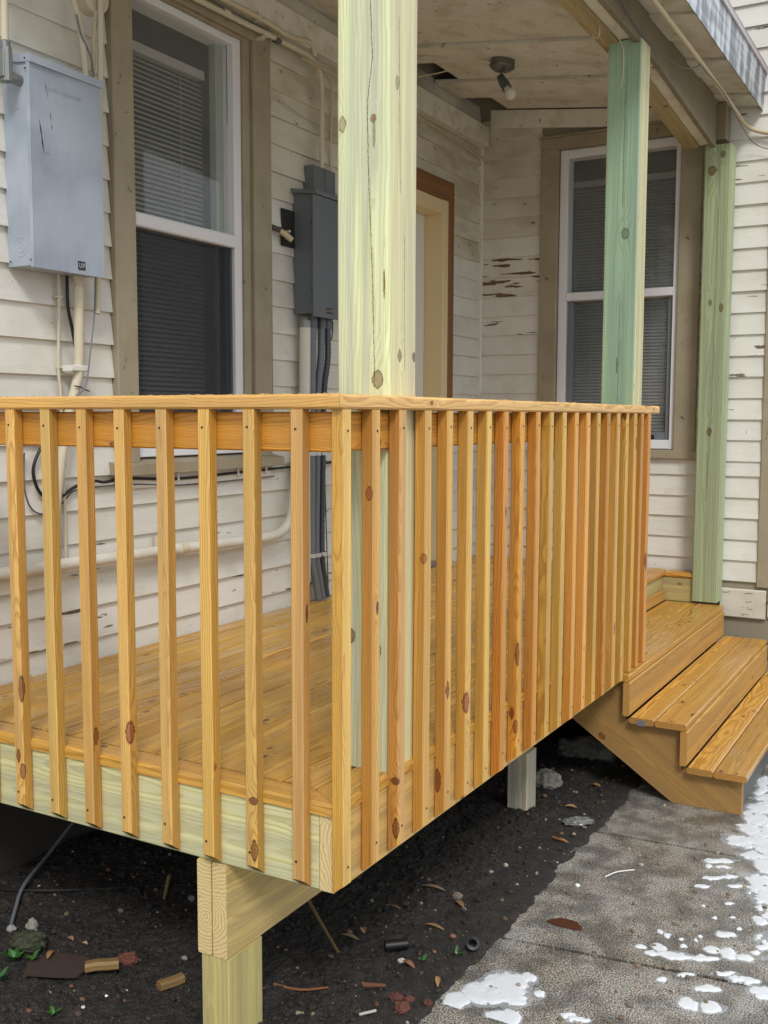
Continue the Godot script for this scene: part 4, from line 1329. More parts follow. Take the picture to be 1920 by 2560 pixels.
func beads() -> void:
	var mm := MultiMesh.new()
	mm.transform_format = MultiMesh.TRANSFORM_3D
	var water := StandardMaterial3D.new()
	water.albedo_color = Color(0.9, 0.8, 0.6, 0.25)
	water.transparency = BaseMaterial3D.TRANSPARENCY_ALPHA
	water.roughness = 0.05
	mm.mesh = rock(Vector3.ZERO, Vector3.ONE, 3, water, Color.WHITE, 0.15, 0.0, 5)
	mm.instance_count = 260
	for i in 260:
		var at := Vector3(-rng.randf() * 1.4, 0.9195, -rng.randf_range(0.004, 0.1))
		if i % 3 == 0:
			at = Vector3(-rng.randf_range(0.004, 0.1), 0.9195, -rng.randf() * 1.6)
		var s := rng.randf_range(0.003, 0.011)
		mm.set_instance_transform(i, Transform3D(Basis.from_scale(Vector3(s * rng.randf_range(1.0, 1.8), s * 0.55, s)), at))
	var o := MultiMeshInstance3D.new()
	o.name = "water_drops"
	o.multimesh = mm
	add_child(o)
	o.set_meta("kind", "stuff")
	o.set_meta("label", "rain water drops beaded on top of the flat cap rail")
	o.set_meta("category", "water")

func cap(t: Node3D, pts: PackedVector2Array, axis: int, col: Color) -> void:
	# flat two-by-four cap, eased edges; outline on the plan
	var mb := MB.new()
	var y1 := 0.9192
	var y0 := 0.8872
	var ch := 0.005
	var n := pts.size()
	var cen := Vector2.ZERO
	for p in pts:
		cen += p / n
	var outer := PackedVector2Array()
	# subdivide the long outer edge so that it can waver like sawn, splintered wood
	for k in n:
		var a := pts[k]
		var b := pts[(k + 1) % n]
		var m := maxi(1, int(a.distance_to(b) / 0.02)) if a.distance_to(b) > 0.5 else 1
		for j in m:
			var p := a.lerp(b, float(j) / m)
			if j > 0:
				var nn := Vector2(b.y - a.y, a.x - b.x).normalized()
				p += nn * rng.randf_range(-0.0007, 0.0007)
			outer.append(p)
	n = outer.size()
	var inner := PackedVector2Array()
	for k in n:
		inner.append(outer[k] + (cen - outer[k]).sign() * ch)
	var uvf := func(p: Vector2, off: float) -> Vector2:
		if axis == 0:
			return Vector2((p.y + 0.55 + off) / T_STAIN.x, (p.x + 2.0) / T_STAIN.y)
		return Vector2((p.x + 0.75 + off) / T_STAIN.x, (p.y + 3.0) / T_STAIN.y)
	for lv in [y1, y0]:
		var idx := Geometry2D.triangulate_polygon(inner)
		for k in range(0, idx.size(), 3):
			var a := inner[idx[k]]
			var b := inner[idx[k + 1]]
			var c := inner[idx[k + 2]]
			mb.tri(Vector3(a.x, lv, a.y), Vector3(b.x, lv, b.y), Vector3(c.x, lv, c.y), Vector3.UP if lv == y1 else Vector3.DOWN, uvf.call(a, 0.0), uvf.call(b, 0.0), uvf.call(c, 0.0), col)
	for k in n:
		var k2 := (k + 1) % n
		var a := outer[k]
		var b := outer[k2]
		var nn := Vector2(b.y - a.y, a.x - b.x).normalized()
		if nn.dot((a + b) / 2 - cen) < 0:
			nn = -nn
		var n3 := Vector3(nn.x, 0, nn.y)
		mb.quad(Vector3(inner[k].x, y1, inner[k].y), Vector3(inner[k2].x, y1, inner[k2].y), Vector3(b.x, y1 - ch, b.y), Vector3(a.x, y1 - ch, a.y), (n3 + Vector3.UP).normalized(), uvf.call(inner[k], 0.0), uvf.call(inner[k2], 0.0), uvf.call(b, 0.005), uvf.call(a, 0.005), col)
		mb.quad(Vector3(a.x, y1 - ch, a.y), Vector3(b.x, y1 - ch, b.y), Vector3(b.x, y0 + ch, b.y), Vector3(a.x, y0 + ch, a.y), n3, uvf.call(a, 0.01), uvf.call(b, 0.01), uvf.call(b, 0.035), uvf.call(a, 0.035), col)
		mb.quad(Vector3(a.x, y0 + ch, a.y), Vector3(b.x, y0 + ch, b.y), Vector3(inner[k2].x, y0, inner[k2].y), Vector3(inner[k].x, y0, inner[k].y), (n3 + Vector3.DOWN).normalized(), uvf.call(a, 0.035), uvf.call(b, 0.035), uvf.call(b, 0.04), uvf.call(a, 0.04), col)
	part("cap_rail", mb.add(ArrayMesh.new(), M.stain), t)

# ------------------------------------------------------------------ stairs
func build_stairs() -> void:
	var s := thing("wooden_steps", "three wet stained wooden steps down from the deck to the concrete path", "steps", Vector3(0.1, G, -3.0))
	var ze := -3.965
	var zt := -2.16
	var w := [Color(0.86, 0.80, 0.62), Color(0.84, 0.77, 0.6), Color(0.9, 0.82, 0.62), Color(0.86, 0.78, 0.6), Color(0.92, 0.85, 0.66), Color(0.74, 0.66, 0.5)]
	var tops := [-0.163, -0.330, -0.497]
	var nos := [0.014, 0.247, 0.481]
	# upper tread: back board, then the front board whose nose runs on outside the rim
	part("tread_board", board(Vector3(-0.305, tops[0] - 0.026, ze), Vector3(-0.125, tops[0], -2.612), 2, 0.004, M.deck, T_DECK, 0.10, 0.2, w[0]), s)
	part("tread_board", board(Vector3(-0.121, tops[0] - 0.026, ze), Vector3(-0.034, tops[0], -2.612), 2, 0.003, M.deck, T_DECK, 0.408, 0.9, w[1]), s)
	part("tread_board", board(Vector3(-0.0335, tops[0] - 0.026, ze), Vector3(nos[0], tops[0] + 0.0008, zt), 2, 0.004, M.deck, T_DECK, 0.50, 0.9, w[1]), s)
	for k in [1, 2]:
		var xb: float = nos[k - 1] + 0.006
		var xm: float = lerpf(xb, nos[k], 0.45)
		part("tread_board", board(Vector3(xb, tops[k] - 0.026, ze), Vector3(xm - 0.002, tops[k], zt), 2, 0.006, M.deck, T_DECK, 0.204 * k, 0.3 * k, w[k * 2], 1, 0.0, Vector2.ZERO, M.endgrain, Color(0.55, 0.36, 0.16)), s)
		part("tread_board", board(Vector3(xm + 0.001, tops[k] - 0.026, ze), Vector3(nos[k], tops[k], zt), 2, 0.006, M.deck, T_DECK, 0.204 * k + 0.5, 0.5 * k, w[k * 2 + 1], 1, 0.0, Vector2.ZERO, M.endgrain, Color(0.6, 0.38, 0.16)), s)
	# risers stand just in front of the nosing above
	var rc := tint(rgb(182, 138, 70), PALE)
	for k in 2:
		var xr: float = nos[k]
		part("riser", board(Vector3(xr - 0.022, tops[k + 1] + 0.0006, ze), Vector3(xr + 0.005, tops[k] - 0.0285, zt), 2, 0.004, M.tanwood, T_PALE, 0.12 + 0.2 * k, 0.3, rc, 2, 0.0004, Vector2.ZERO, M.endgrain, Color(0.66, 0.44, 0.2)), s)
	part("riser", board(Vector3(-0.329, tops[0] + 0.0005, ze), Vector3(-0.308, -0.1, -2.612), 2, 0.003, M.tanwood, T_PALE, 0.5, 0.3, rc), s)
	part("toe_board", board(Vector3(0.425, G + 0.004, ze), Vector3(0.445, tops[2] - 0.028, -2.24), 2, 0.003, M.tanwood, T_PALE, 0.3, 0.3, tint(rgb(92, 92, 92), PALE)), s)
	# sawn stringers
	for z in [-2.232, -3.9]:
		var pts := PackedVector2Array([Vector2(0.458, G + 0.001), Vector2(0.458, tops[2] - 0.027), Vector2(nos[1] - 0.024, tops[2] - 0.027), Vector2(nos[1] - 0.024, tops[1] - 0.027), Vector2(nos[0] - 0.024, tops[1] - 0.027), Vector2(nos[0] - 0.024, tops[0] - 0.027), Vector2(-0.30, tops[0] - 0.027), Vector2(-0.30, -0.335), Vector2(0.19, G + 0.001)])
		if z < -3.0:
			pass
		part("stringer", stringer(pts, z, 0.036), s)
	part("tag", box(Vector3(0.052, tops[1] - 0.03, zt + 0.0006), Vector3(0.086, tops[1] - 0.008, zt + 0.0014), 0.0, M.pvc, Color(2.2, 2.3, 2.5)), s)

func stringer(pts: PackedVector2Array, z: float, th: float) -> ArrayMesh:
	# grain runs down the slope of the stair
	var mb := MB.new()
	var dir := Vector2(0.233, -0.167).normalized()
	var acr := Vector2(dir.y, -dir.x)
	var col := tint(rgb(160, 124, 72), PALE)
	var idx := Geometry2D.triangulate_polygon(pts)
	for k in range(0, idx.size(), 3):
		for s in [0.0, 1.0]:
			var q: Array[Vector3] = []
			var u: Array[Vector2] = []
			for j in 3:
				var P := pts[idx[k + j]]
				q.append(Vector3(P.x, P.y, z + th * s))
				u.append(Vector2((P.dot(acr) + 0.62) / T_PALE.x, (P.dot(dir) + 1.0) / T_PALE.y))
			mb.tri(q[0], q[1], q[2], Vector3.BACK if s > 0.5 else Vector3.FORWARD, u[0], u[1], u[2], col)
	var area := 0.0
	for k in pts.size():
		area += pts[k].cross(pts[(k + 1) % pts.size()])
	for k in pts.size():
		var a := pts[k]
		var b := pts[(k + 1) % pts.size()]
		var nn := Vector2(b.y - a.y, a.x - b.x) * signf(area)
		mb.quad(Vector3(a.x, a.y, z), Vector3(b.x, b.y, z), Vector3(b.x, b.y, z + th), Vector3(a.x, a.y, z + th), Vector3(nn.x, nn.y, 0).normalized(), Vector2(0.1, 0), Vector2(0.1, 0.1), Vector2(0.13, 0.1), Vector2(0.13, 0), col)
	return mb.add(ArrayMesh.new(), M.tanwood)

# ------------------------------------------------------------------ electrical boxes
func lettering(t: Node3D, text: String, at: Vector3, size: float, col: Color) -> void:
	var tm := TextMesh.new()
	tm.text = text
	var sf := SystemFont.new()
	sf.font_names = PackedStringArray(["Droid Sans"])
	sf.font_weight = 700
	tm.font = sf
	tm.font_size = 32
	tm.pixel_size = size / 32.0
	tm.depth = 0.0008
	tm.material = mat(col, 0.5)
	var o := part("lettering", tm, t)
	o.transform = Transform3D(Basis(Vector3.UP, PI / 2), at)

func build_electrics() -> void:
	# pale meter cabinet
	var t := thing("electrical_cabinet", "pale blue-grey metal cabinet with scratches and an UP label, left of the window", "electrical box", Vector3(-1.49, 1.34, -0.62), "")
	var x0 := -1.548
	var x1 := -1.425
	part("body", box(Vector3(x0, 1.345, -0.469), Vector3(x1 - 0.006, 1.985, -0.768), 0.002, M.box, Color(1.05, 1.05, 1.05)), t)
	var cov := part("cover", box(Vector3(x1 - 0.004, 1.338, -0.466), Vector3(x1, 1.972, -0.772), 0.0015, M.box, Color(0.93, 0.94, 0.96)), t)
	part("rain_hood", prism(PackedVector2Array([Vector2(0.0, 1.978), Vector2(0.129, 1.962), Vector2(0.131, 1.962), Vector2(0.131, 1.986), Vector2(0.0, 2.004)]), Vector3(x0, 0, -0.463), Vector3.RIGHT, Vector3.UP, Vector3.FORWARD, 0.312, M.box, Vector2.ONE, 0, 0, Color(0.98, 0.98, 1.0)), t)
	part("corner_flange", box(Vector3(x1 - 0.012, 1.338, -0.463), Vector3(x1 + 0.001, 1.965, -0.4665), 0.0008, M.box, Color(1.06, 1.06, 1.06)), t)
	for r in [0.028, 0.016]:
		part("knockout", lathe([Vector2(r, 0.0), Vector2(r + 0.0012, 0.0012), Vector2(r + 0.0035, 0.0012), Vector2(r + 0.0045, 0.0)], Vector3(-1.487, 1.405, -0.469), Vector3.BACK, 22, M.box, Color(0.95, 0.95, 0.95)), t)
	for p: Array in [[-1.44, 1.975], [-1.44, 1.945], [-1.437, 1.36], [-1.53, 1.36]]:
		screw_head(Vector3(p[0], p[1], -0.4628), Vector3.BACK, t)
	# embossed line of letters worn past reading
	var mb := MB.new()
	for k in 20:
		if k == 8:
			continue
		var zz := -0.525 - k * 0.0078
		mb.quad(Vector3(x1 + 0.0012, 1.895, zz), Vector3(x1 + 0.0012, 1.907, zz), Vector3(x1 + 0.0003, 1.907, zz - 0.004), Vector3(x1 + 0.0003, 1.895, zz - 0.004), Vector3(0.9, 0, -0.3).normalized(), Vector2.ZERO, Vector2.ZERO, Vector2.ZERO, Vector2.ZERO, Color(1.15, 1.15, 1.15))
	part("embossed_marks", mb.add(ArrayMesh.new(), M.box), cov)
	# scratches down to bare rusty metal
	var sc := MB.new()
	for q: Array in [[-0.526, 1.93, -0.541, 1.86, 0.0012], [-0.546, 1.835, -0.55, 1.80, 0.0018], [-0.552, 1.795, -0.553, 1.775, 0.0022], [-0.501, 1.80, -0.512, 1.735, 0.0035], [-0.508, 1.76, -0.517, 1.695, 0.004]]:
		var a := Vector3(x1 + 0.0006, q[1], q[0])
		var b := Vector3(x1 + 0.0006, q[3], q[2])
		var wv := Vector3(0, 0, q[4])
		var m := (a + b) / 2
		sc.quad(a, m + wv, b, m - wv * 0.6, Vector3.RIGHT, Vector2.ZERO, Vector2.ZERO, Vector2.ZERO, Vector2.ZERO, rgb(70, 52, 34).srgb_to_linear())
	part("scratches", sc.add(ArrayMesh.new(), M.plain), cov)
	var lab := part("label_plate", box(Vector3(x1 + 0.0002, 1.352, -0.650), Vector3(x1 + 0.0012, 1.380, -0.682), 0.0, M.black), cov)
	lettering(lab, "UP", Vector3(x1 + 0.0016, 1.366, -0.666), 0.022, rgb(150, 156, 160))
	# dark breaker panel
	var d := thing("electrical_cabinet", "dark grey metal breaker panel with a DOWN label, half hidden behind the corner post", "electrical box", Vector3(-1.48, 1.32, -2.2))
	part("body", box(Vector3(-1.548, 1.335, -2.078), Vector3(-1.43, 1.885, -2.40), 0.002, M.panel), d)
	var dr := part("door", box(Vector3(-1.429, 1.318, -2.05), Vector3(-1.42, 1.852, -2.405), 0.002, M.panel, Color(0.92, 0.93, 0.95)), d)
	part("hood", prism(PackedVector2Array([Vector2(0.0, 1.872), Vector2(0.134, 1.855), Vector2(0.136, 1.870), Vector2(0.0, 1.892)]), Vector3(-1.548, 0, -2.058), Vector3.RIGHT, Vector3.UP, Vector3.FORWARD, 0.35, M.panel, Vector2.ONE, 0, 0, Color(1.05, 1.05, 1.05)), d)
	for y in [1.73, 1.44]:
		var hg := part("hinge", box(Vector3(-1.452, y - 0.024, -2.072), Vector3(-1.4345, y + 0.024, -2.0775), 0.001, M.panel, Color(0.85, 0.85, 0.85)), d)
		screw_head(Vector3(-1.446, y, -2.0712), Vector3.BACK, hg)
	var lab2 := part("label_plate", box(Vector3(-1.4198, 1.339, -2.156), Vector3(-1.4188, 1.364, -2.206), 0.0, M.black), dr)
	lettering(lab2, "DOWN", Vector3(-1.4184, 1.3515, -2.181), 0.019, rgb(150, 130, 110))
	var j := thing("junction_box", "small grey junction box fixed above the dark breaker panel", "electrical box", Vector3(-1.52, 1.9, -2.26))
	part("body", box(Vector3(-1.548, 1.893, -2.165), Vector3(-1.495, 2.012, -2.345), 0.003, M.panel, Color(1.0, 1.0, 0.95)), j)
	part("lid", box(Vector3(-1.495, 1.897, -2.258), Vector3(-1.491, 2.008, -2.343), 0.001, M.panel, Color(1.05, 1.05, 1.0)), j)
	for q: Array in [[2.0, -2.19], [1.91, -2.19], [1.955, -2.245]]:
		screw_head(Vector3(-1.4948, q[0], q[1]), Vector3.RIGHT, j)
	# round painted junction box, top left
	single("junction_box", lathe([Vector2(0, 0.05), Vector2(0.05, 0.05), Vector2(0.062, 0.044), Vector2(0.064, 0.0)], Vector3(WX, 2.305, -0.842), Vector3.RIGHT, 24, M.conduit), "round cream painted junction box high on the wall left of the tall window", "electrical box")

# ------------------------------------------------------------------ pipes, conduits, cables
func strap(parent: Node3D, at: Vector3, m: Material) -> void:
	part("strap", box(at + Vector3(-0.01, -0.012, -0.03), at + Vector3(0.012, 0.012, 0.03), 0.004, m), parent)

func build_pipes_and_cables() -> void:
	var g := "conduits and cables on the house wall"
	# conduit and fitting at the left edge
	var a := thing("conduit", "cream conduit ending in a grey elbow fitting at the left side of the pale cabinet", "conduit", Vector3(-1.47, 1.9, -0.42), g)
	part("pipe", tube([Vector3(-1.47, 2.75, -0.425), Vector3(-1.47, 2.01, -0.415)], 0.0115, 12, M.conduit, Color.WHITE, 1), a)
	part("collar", lathe([Vector2(0.0, 0.0), Vector2(0.016, 0.0), Vector2(0.016, 0.018), Vector2(0.013, 0.022), Vector2(0.0, 0.022)], Vector3(-1.47, 1.995, -0.415), Vector3.UP, 14, M.galv), a)
	part("fitting", board(Vector3(-1.49, 1.895, -0.432), Vector3(-1.448, 1.995, -0.397), 1, 0.011, M.galv, Vector2.ONE, 0, 0, Color(0.9, 0.9, 0.92)), a)
	part("fitting_cover", board(Vector3(-1.485, 1.905, -0.396), Vector3(-1.453, 1.985, -0.392), 1, 0.002, M.galv, Vector2.ONE, 0, 0, Color(1.1, 1.1, 1.1)), a)
	part("elbow", tube([Vector3(-1.47, 1.915, -0.425), Vector3(-1.47, 1.912, -0.469)], 0.017, 12, M.galv, Color.WHITE, 1), a)
	single("conduit", tube([Vector3(-1.50, 2.75, -0.67), Vector3(-1.50, 2.35, -0.705), Vector3(-1.50, 2.2, -0.748), Vector3(-1.495, 2.09, -0.765), Vector3(-1.49, 1.985, -0.768)], 0.0105, 12, M.conduit), "cream painted conduit bending down into the top of the pale cabinet", "conduit", g)
	single("conduit", tube([Vector3(-1.49, 2.75, -0.852), Vector3(-1.49, 2.284, -0.844), Vector3(-1.49, 2.04, -0.836), Vector3(-1.50, 1.3, -0.812), Vector3(-1.50, 1.24, -0.806)], 0.0105, 12, M.conduit), "straight cream conduit between the pale cabinet and the window casing", "conduit", g)
	single("flexible_conduit", tube([Vector3(-1.505, 2.25, -0.838), Vector3(-1.505, 2.147, -0.822), Vector3(-1.505, 2.055, -0.818), Vector3(-1.515, 1.97, -0.79)], 0.0085, 10, M.conduit, Color(0.9, 0.88, 0.82), 16, 0.0012), "ribbed cream conduit hanging from the round junction box", "conduit", g)
	single("cable", tube([Vector3(-1.488, 2.2, -0.73), Vector3(-1.487, 2.14, -0.748), Vector3(-1.487, 2.08, -0.79), Vector3(-1.495, 2.0, -0.812)], 0.0035, 6, M.pvc), "thin grey cable wound round the bent conduit above the pale cabinet", "cable", g)
	# below the cabinet
	var c1 := thing("cable", "flat cream cable clipped to the wall straight below the pale cabinet", "cable", Vector3(-1.535, 0.35, -0.66), g)
	part("run", tube([Vector3(-1.53, 1.345, -0.663), Vector3(-1.532, 1.27, -0.664), Vector3(-1.534, 1.034, -0.656), Vector3(-1.534, 0.93, -0.664), Vector3(-1.534, 0.7, -0.664), Vector3(-1.534, 0.5, -0.668), Vector3(-1.534, 0.38, -0.665)], 0.0055, 8, M.conduit), c1)
	for y in [1.27, 1.034, 0.70]:
		part("clip", box(Vector3(-1.542, y - 0.004, -0.651), Vector3(-1.526, y + 0.004, -0.675), 0.001, M.conduit), c1)
	var bp := thing("conduit", "thick cream conduit running down from the pale cabinet and strapped to the wall", "conduit", Vector3(-1.5, 0.36, -0.7), g)
	part("pipe", tube([Vector3(-1.50, 1.345, -0.722), Vector3(-1.50, 1.2, -0.72), Vector3(-1.50, 1.03, -0.714), Vector3(-1.50, 0.96, -0.695), Vector3(-1.50, 0.86, -0.66), Vector3(-1.50, 0.70, -0.62), Vector3(-1.505, 0.55, -0.6), Vector3(-1.51, 0.4, -0.59)], 0.0165, 14, M.conduit), bp)
	part("connector", lathe([Vector2(0, 0), Vector2(0.019, 0), Vector2(0.019, 0.02), Vector2(0, 0.02)], Vector3(-1.50, 1.322, -0.722), Vector3.UP, 14, M.conduit), bp)
	part("coupling", lathe([Vector2(0.0165, 0), Vector2(0.018, 0.001), Vector2(0.018, 0.07), Vector2(0.0165, 0.071)], Vector3(-1.50, 1.24, -0.721), Vector3.UP, 14, M.conduit, Color(1.04, 1.04, 1.04)), bp)
	part("strap", board(Vector3(-1.53, 1.022, -0.668), Vector3(-1.481, 1.042, -0.745), 2, 0.003, M.white, Vector2.ONE, 0, 0, Color.WHITE), bp)
	part("cable_tie", tube([Vector3(-1.482, 0.972, -0.675), Vector3(-1.478, 0.968, -0.70), Vector3(-1.485, 0.962, -0.72), Vector3(-1.478, 0.955, -0.74)], 0.0022, 6, M.black), bp)
	single("cable", tube([Vector3(-1.53, 1.345, -0.70), Vector3(-1.53, 1.238, -0.702), Vector3(-1.53, 1.148, -0.722), Vector3(-1.53, 1.0, -0.74), Vector3(-1.53, 0.85, -0.66), Vector3(-1.532, 0.766, -0.572), Vector3(-1.532, 0.697, -0.534), Vector3(-1.532, 0.637, -0.545), Vector3(-1.532, 0.600, -0.575), Vector3(-1.532, 0.588, -0.607), Vector3(-1.532, 0.595, -0.652), Vector3(-1.532, 0.627, -0.722), Vector3(-1.534, 0.64, -0.81), Vector3(-1.534, 0.634, -0.86), Vector3(-1.534, 0.641, -0.971), Vector3(-1.53, 0.628, -1.2), Vector3(-1.53, 0.628, -1.4), Vector3(-1.53, 0.633, -1.6), Vector3(-1.53, 0.64, -1.943), Vector3(-1.53, 0.65, -2.4)], 0.0058, 8, M.black), "black cable looping below the pale cabinet and running under the window sill", "cable", g)
	var cl := ["white cable clip just left of the window sill end", "white cable clip under the left third of the window sill", "white cable clip under the middle of the window sill", "white cable clip under the right third of the window sill", "white cable clip under the right end of the window sill"]
	var cz := [-0.93, -1.24, -1.41, -1.62, -1.82]
	for i in 5:
		var z: float = cz[i]
		single("cable_clip", box(Vector3(-1.538, 0.620, z), Vector3(-1.520, 0.652, z - 0.009), 0.002, M.white), cl[i], "clip", "white cable clips under the window sill")
	single("cable", tube([Vector3(-1.534, 0.75, -0.50), Vector3(-1.534, 0.662, -0.495), Vector3(-1.534, 0.601, -0.503), Vector3(-1.534, 0.56, -0.527), Vector3(-1.534, 0.542, -0.565), Vector3(-1.534, 0.545, -0.62), Vector3(-1.534, 0.59, -0.68), Vector3(-1.534, 0.615, -0.74), Vector3(-1.536, 0.618, -1.0), Vector3(-1.536, 0.60, -1.3), Vector3(-1.536, 0.605, -1.9)], 0.003, 6, M.pvc, Color(0.5, 0.5, 0.55)), "thin dark wire hanging in the outer loop beside the black cable loop", "cable", g)
	single("cable", tube([Vector3(-1.50, 1.35, -0.802), Vector3(-1.495, 1.213, -0.787), Vector3(-1.475, 1.087, -0.745), Vector3(-1.47, 0.975, -0.716), Vector3(-1.48, 0.93, -0.678), Vector3(-1.5, 0.84, -0.65)], 0.0032, 6, M.pvc, Color(1.2, 1.2, 1.25)), "loose grey wire curving in front of the thick cream conduit", "cable", g)
	# horizontal painted pipe above the deck
	var sp := thing("wall_pipe", "cream painted horizontal pipe low along the wall above the deck boards", "pipe", Vector3(-1.5, 0.35, -1.0))
	part("pipe", tube([Vector3(-1.505, 0.372, 1.5), Vector3(-1.505, 0.368, -0.359), Vector3(-1.505, 0.362, -0.8), Vector3(-1.503, 0.355, -1.213), Vector3(-1.502, 0.348, -1.463), Vector3(-1.50, 0.343, -1.766), Vector3(-1.50, 0.352, -1.88), Vector3(-1.50, 0.378, -1.94), Vector3(-1.50, 0.43, -1.985), Vector3(-1.50, 0.56, -2.01), Vector3(-1.51, 0.7, -2.06)], 0.021, 14, M.siding, Color(0.94, 0.92, 0.88)), sp)
	part("coupling", lathe([Vector2(0.021, 0), Vector2(0.024, 0.002), Vector2(0.024, 0.05), Vector2(0.021, 0.052)], Vector3(-1.503, 0.355, -1.21), Vector3.FORWARD, 14, M.conduit), sp)
	part("strap", box(Vector3(-1.545, 0.33, -1.12), Vector3(-1.525, 0.412, -1.142), 0.004, M.conduit), sp)
	part("backing_board", box(Vector3(-1.542, 0.29, 1.5), Vector3(-1.528, 0.345, -0.62), 0.003, M.siding, Color(0.9, 0.88, 0.82)), sp)
	# from the dark panel down
	var wp := thing("conduit", "thick white conduit running down from the dark breaker panel", "conduit", Vector3(-1.5, 0.0, -2.1), g)
	part("pipe", tube([Vector3(-1.50, 1.31, -2.10), Vector3(-1.50, 0.9, -2.094), Vector3(-1.50, 0.5, -2.09), Vector3(-1.50, 0.2, -2.09), Vector3(-1.50, 0.1, -2.085), Vector3(-1.52, 0.05, -2.08)], 0.026, 14, M.white, Color(0.9, 0.88, 0.83)), wp)
	part("connector", lathe([Vector2(0, 0), Vector2(0.033, 0), Vector2(0.033, 0.03), Vector2(0.028, 0.045), Vector2(0, 0.045)], Vector3(-1.50, 1.275, -2.10), Vector3.UP, 6, M.galv), wp)
	var labs := ["smooth grey flexible conduit nearest the white conduit under the dark panel", "ribbed mid grey flexible conduit in the middle of the bundle under the dark panel", "darkest ribbed conduit of the bundle under the dark panel, nearest the post"]
	var tops := [Vector3(-1.475, 1.31, -2.125), Vector3(-1.47, 1.31, -2.19), Vector3(-1.468, 1.31, -2.235)]
	var mids := [Vector3(-1.475, 0.98, -2.118), Vector3(-1.472, 0.98, -2.16), Vector3(-1.47, 0.98, -2.208)]
	var lows := [Vector3(-1.482, 0.35, -2.12), Vector3(-1.482, 0.35, -2.156), Vector3(-1.482, 0.35, -2.205)]
	var foot := [Vector3(-1.485, 0.012, -2.18), Vector3(-1.485, 0.012, -2.215), Vector3(-1.49, 0.012, -2.262)]
	for i in 3:
		var c := thing("flexible_conduit", labs[i], "conduit", Vector3(-1.48, 0, -2.2), "flexible conduits under the dark panel")
		part("hose", tube([tops[i], (tops[i] + mids[i]) / 2 + Vector3(0.006 * i, 0, 0), mids[i], (mids[i] + lows[i]) / 2, lows[i], Vector3(lows[i].x, 0.2, lows[i].z - 0.004), Vector3(foot[i].x, 0.1, (lows[i].z + foot[i].z) / 2 - 0.006), foot[i]], [0.0165, 0.017, 0.0155][i], 12, M.pvc, [Color(1, 1, 1), Color(0.9, 0.9, 0.95), Color(0.38, 0.38, 0.42)][i], 18, [0.0004, 0.0008, 0.0022][i]), c)
		part("connector", lathe([Vector2(0, 0), Vector2(0.022, 0), Vector2(0.022, 0.05), Vector2(0, 0.05)], tops[i] - Vector3(0, 0.035, 0), Vector3.UP, 12, M.pvc, Color(0.6, 0.6, 0.62)), c)
		for y in [0.955, 0.69, 0.215]:
			part("strap", lathe([Vector2(0.016, 0), Vector2(0.0195, 0.001), Vector2(0.0195, 0.02), Vector2(0.016, 0.021)], Vector3(lerpf(mids[i].x, lows[i].x, 0.3), y, lerpf(mids[i].z, lows[i].z, (0.98 - y) / 0.63 if y > 0.35 else 1.0)), Vector3.UP, 12, mat(rgb(210, 214, 218), 0.25, 0.8)), c)
	single("cable", tube([Vector3(-1.46, 1.315, -2.27), Vector3(-1.46, 1.24, -2.262), Vector3(-1.475, 1.2, -2.252), Vector3(-1.49, 1.05, -2.25), Vector3(-1.50, 0.6, -2.26), Vector3(-1.5, 0.02, -2.29)], 0.003, 6, mat(rgb(28, 84, 72), 0.4)), "thin green ground wire below the dark panel beside the conduits", "cable", g)
	# conduits under the ceiling
	var ca := thing("conduit", "cream conduit under the ceiling that bends down to the dark breaker panel", "conduit", Vector3(-1.5, 2.4, -1.8), g)
	part("pipe", tube([Vector3(-1.505, 2.462, -0.05), Vector3(-1.505, 2.466, -1.2), Vector3(-1.505, 2.472, -1.6), Vector3(-1.503, 2.48, -1.9), Vector3(-1.50, 2.48, -2.1), Vector3(-1.50, 2.47, -2.18), Vector3(-1.50, 2.44, -2.222), Vector3(-1.50, 2.38, -2.24), Vector3(-1.50, 2.3, -2.242), Vector3(-1.50, 2.01, -2.24)], 0.0115, 12, M.conduit, Color.WHITE, 6), ca)
	for z in [-1.53, -1.79, -1.88]:
		part("coupling", lathe([Vector2(0.0115, 0), Vector2(0.0145, 0.001), Vector2(0.0145, 0.035), Vector2(0.0115, 0.036)], Vector3(-1.504, 2.475, z), Vector3.FORWARD, 12, M.conduit if z > -1.85 else M.galv, Color.WHITE if z > -1.85 else Color(0.5, 0.5, 0.5)), ca)
	part("clip", box(Vector3(-1.53, 2.44, -1.775), Vector3(-1.49, 2.455, -1.79), 0.002, M.conduit), ca)
	var cb := thing("conduit", "second cream conduit just above the first under the ceiling, ending in a hook bend", "conduit", Vector3(-1.49, 2.5, -1.8), g)
	part("pipe", tube([Vector3(-1.488, 2.498, -0.05), Vector3(-1.488, 2.505, -1.2), Vector3(-1.488, 2.512, -1.5), Vector3(-1.488, 2.517, -1.75), Vector3(-1.485, 2.512, -1.87), Vector3(-1.485, 2.508, -1.95), Vector3(-1.485, 2.522, -2.06), Vector3(-1.485, 2.53, -2.12), Vector3(-1.488, 2.515, -2.155), Vector3(-1.49, 2.485, -2.168)], 0.0115, 12, M.conduit, Color(0.97, 0.95, 0.9), 6), cb)
	part("strap", box(Vector3(-1.505, 2.5, -1.735), Vector3(-1.473, 2.535, -1.755), 0.005, M.conduit), cb)
	single("cable", tube([Vector3(-1.475, 2.44, -2.05), Vector3(-1.49, 2.455, -2.4), Vector3(-1.5, 2.47, -2.75), Vector3(-1.5, 2.475, -3.2), Vector3(-1.505, 2.46, -3.6), Vector3(-1.505, 2.44, -3.95), Vector3(-1.50, 2.43, -4.08)], 0.008, 8, M.conduit, Color(0.8, 0.75, 0.66)), "painted cable bundle along the wall just below the ceiling ledger", "cable", g)
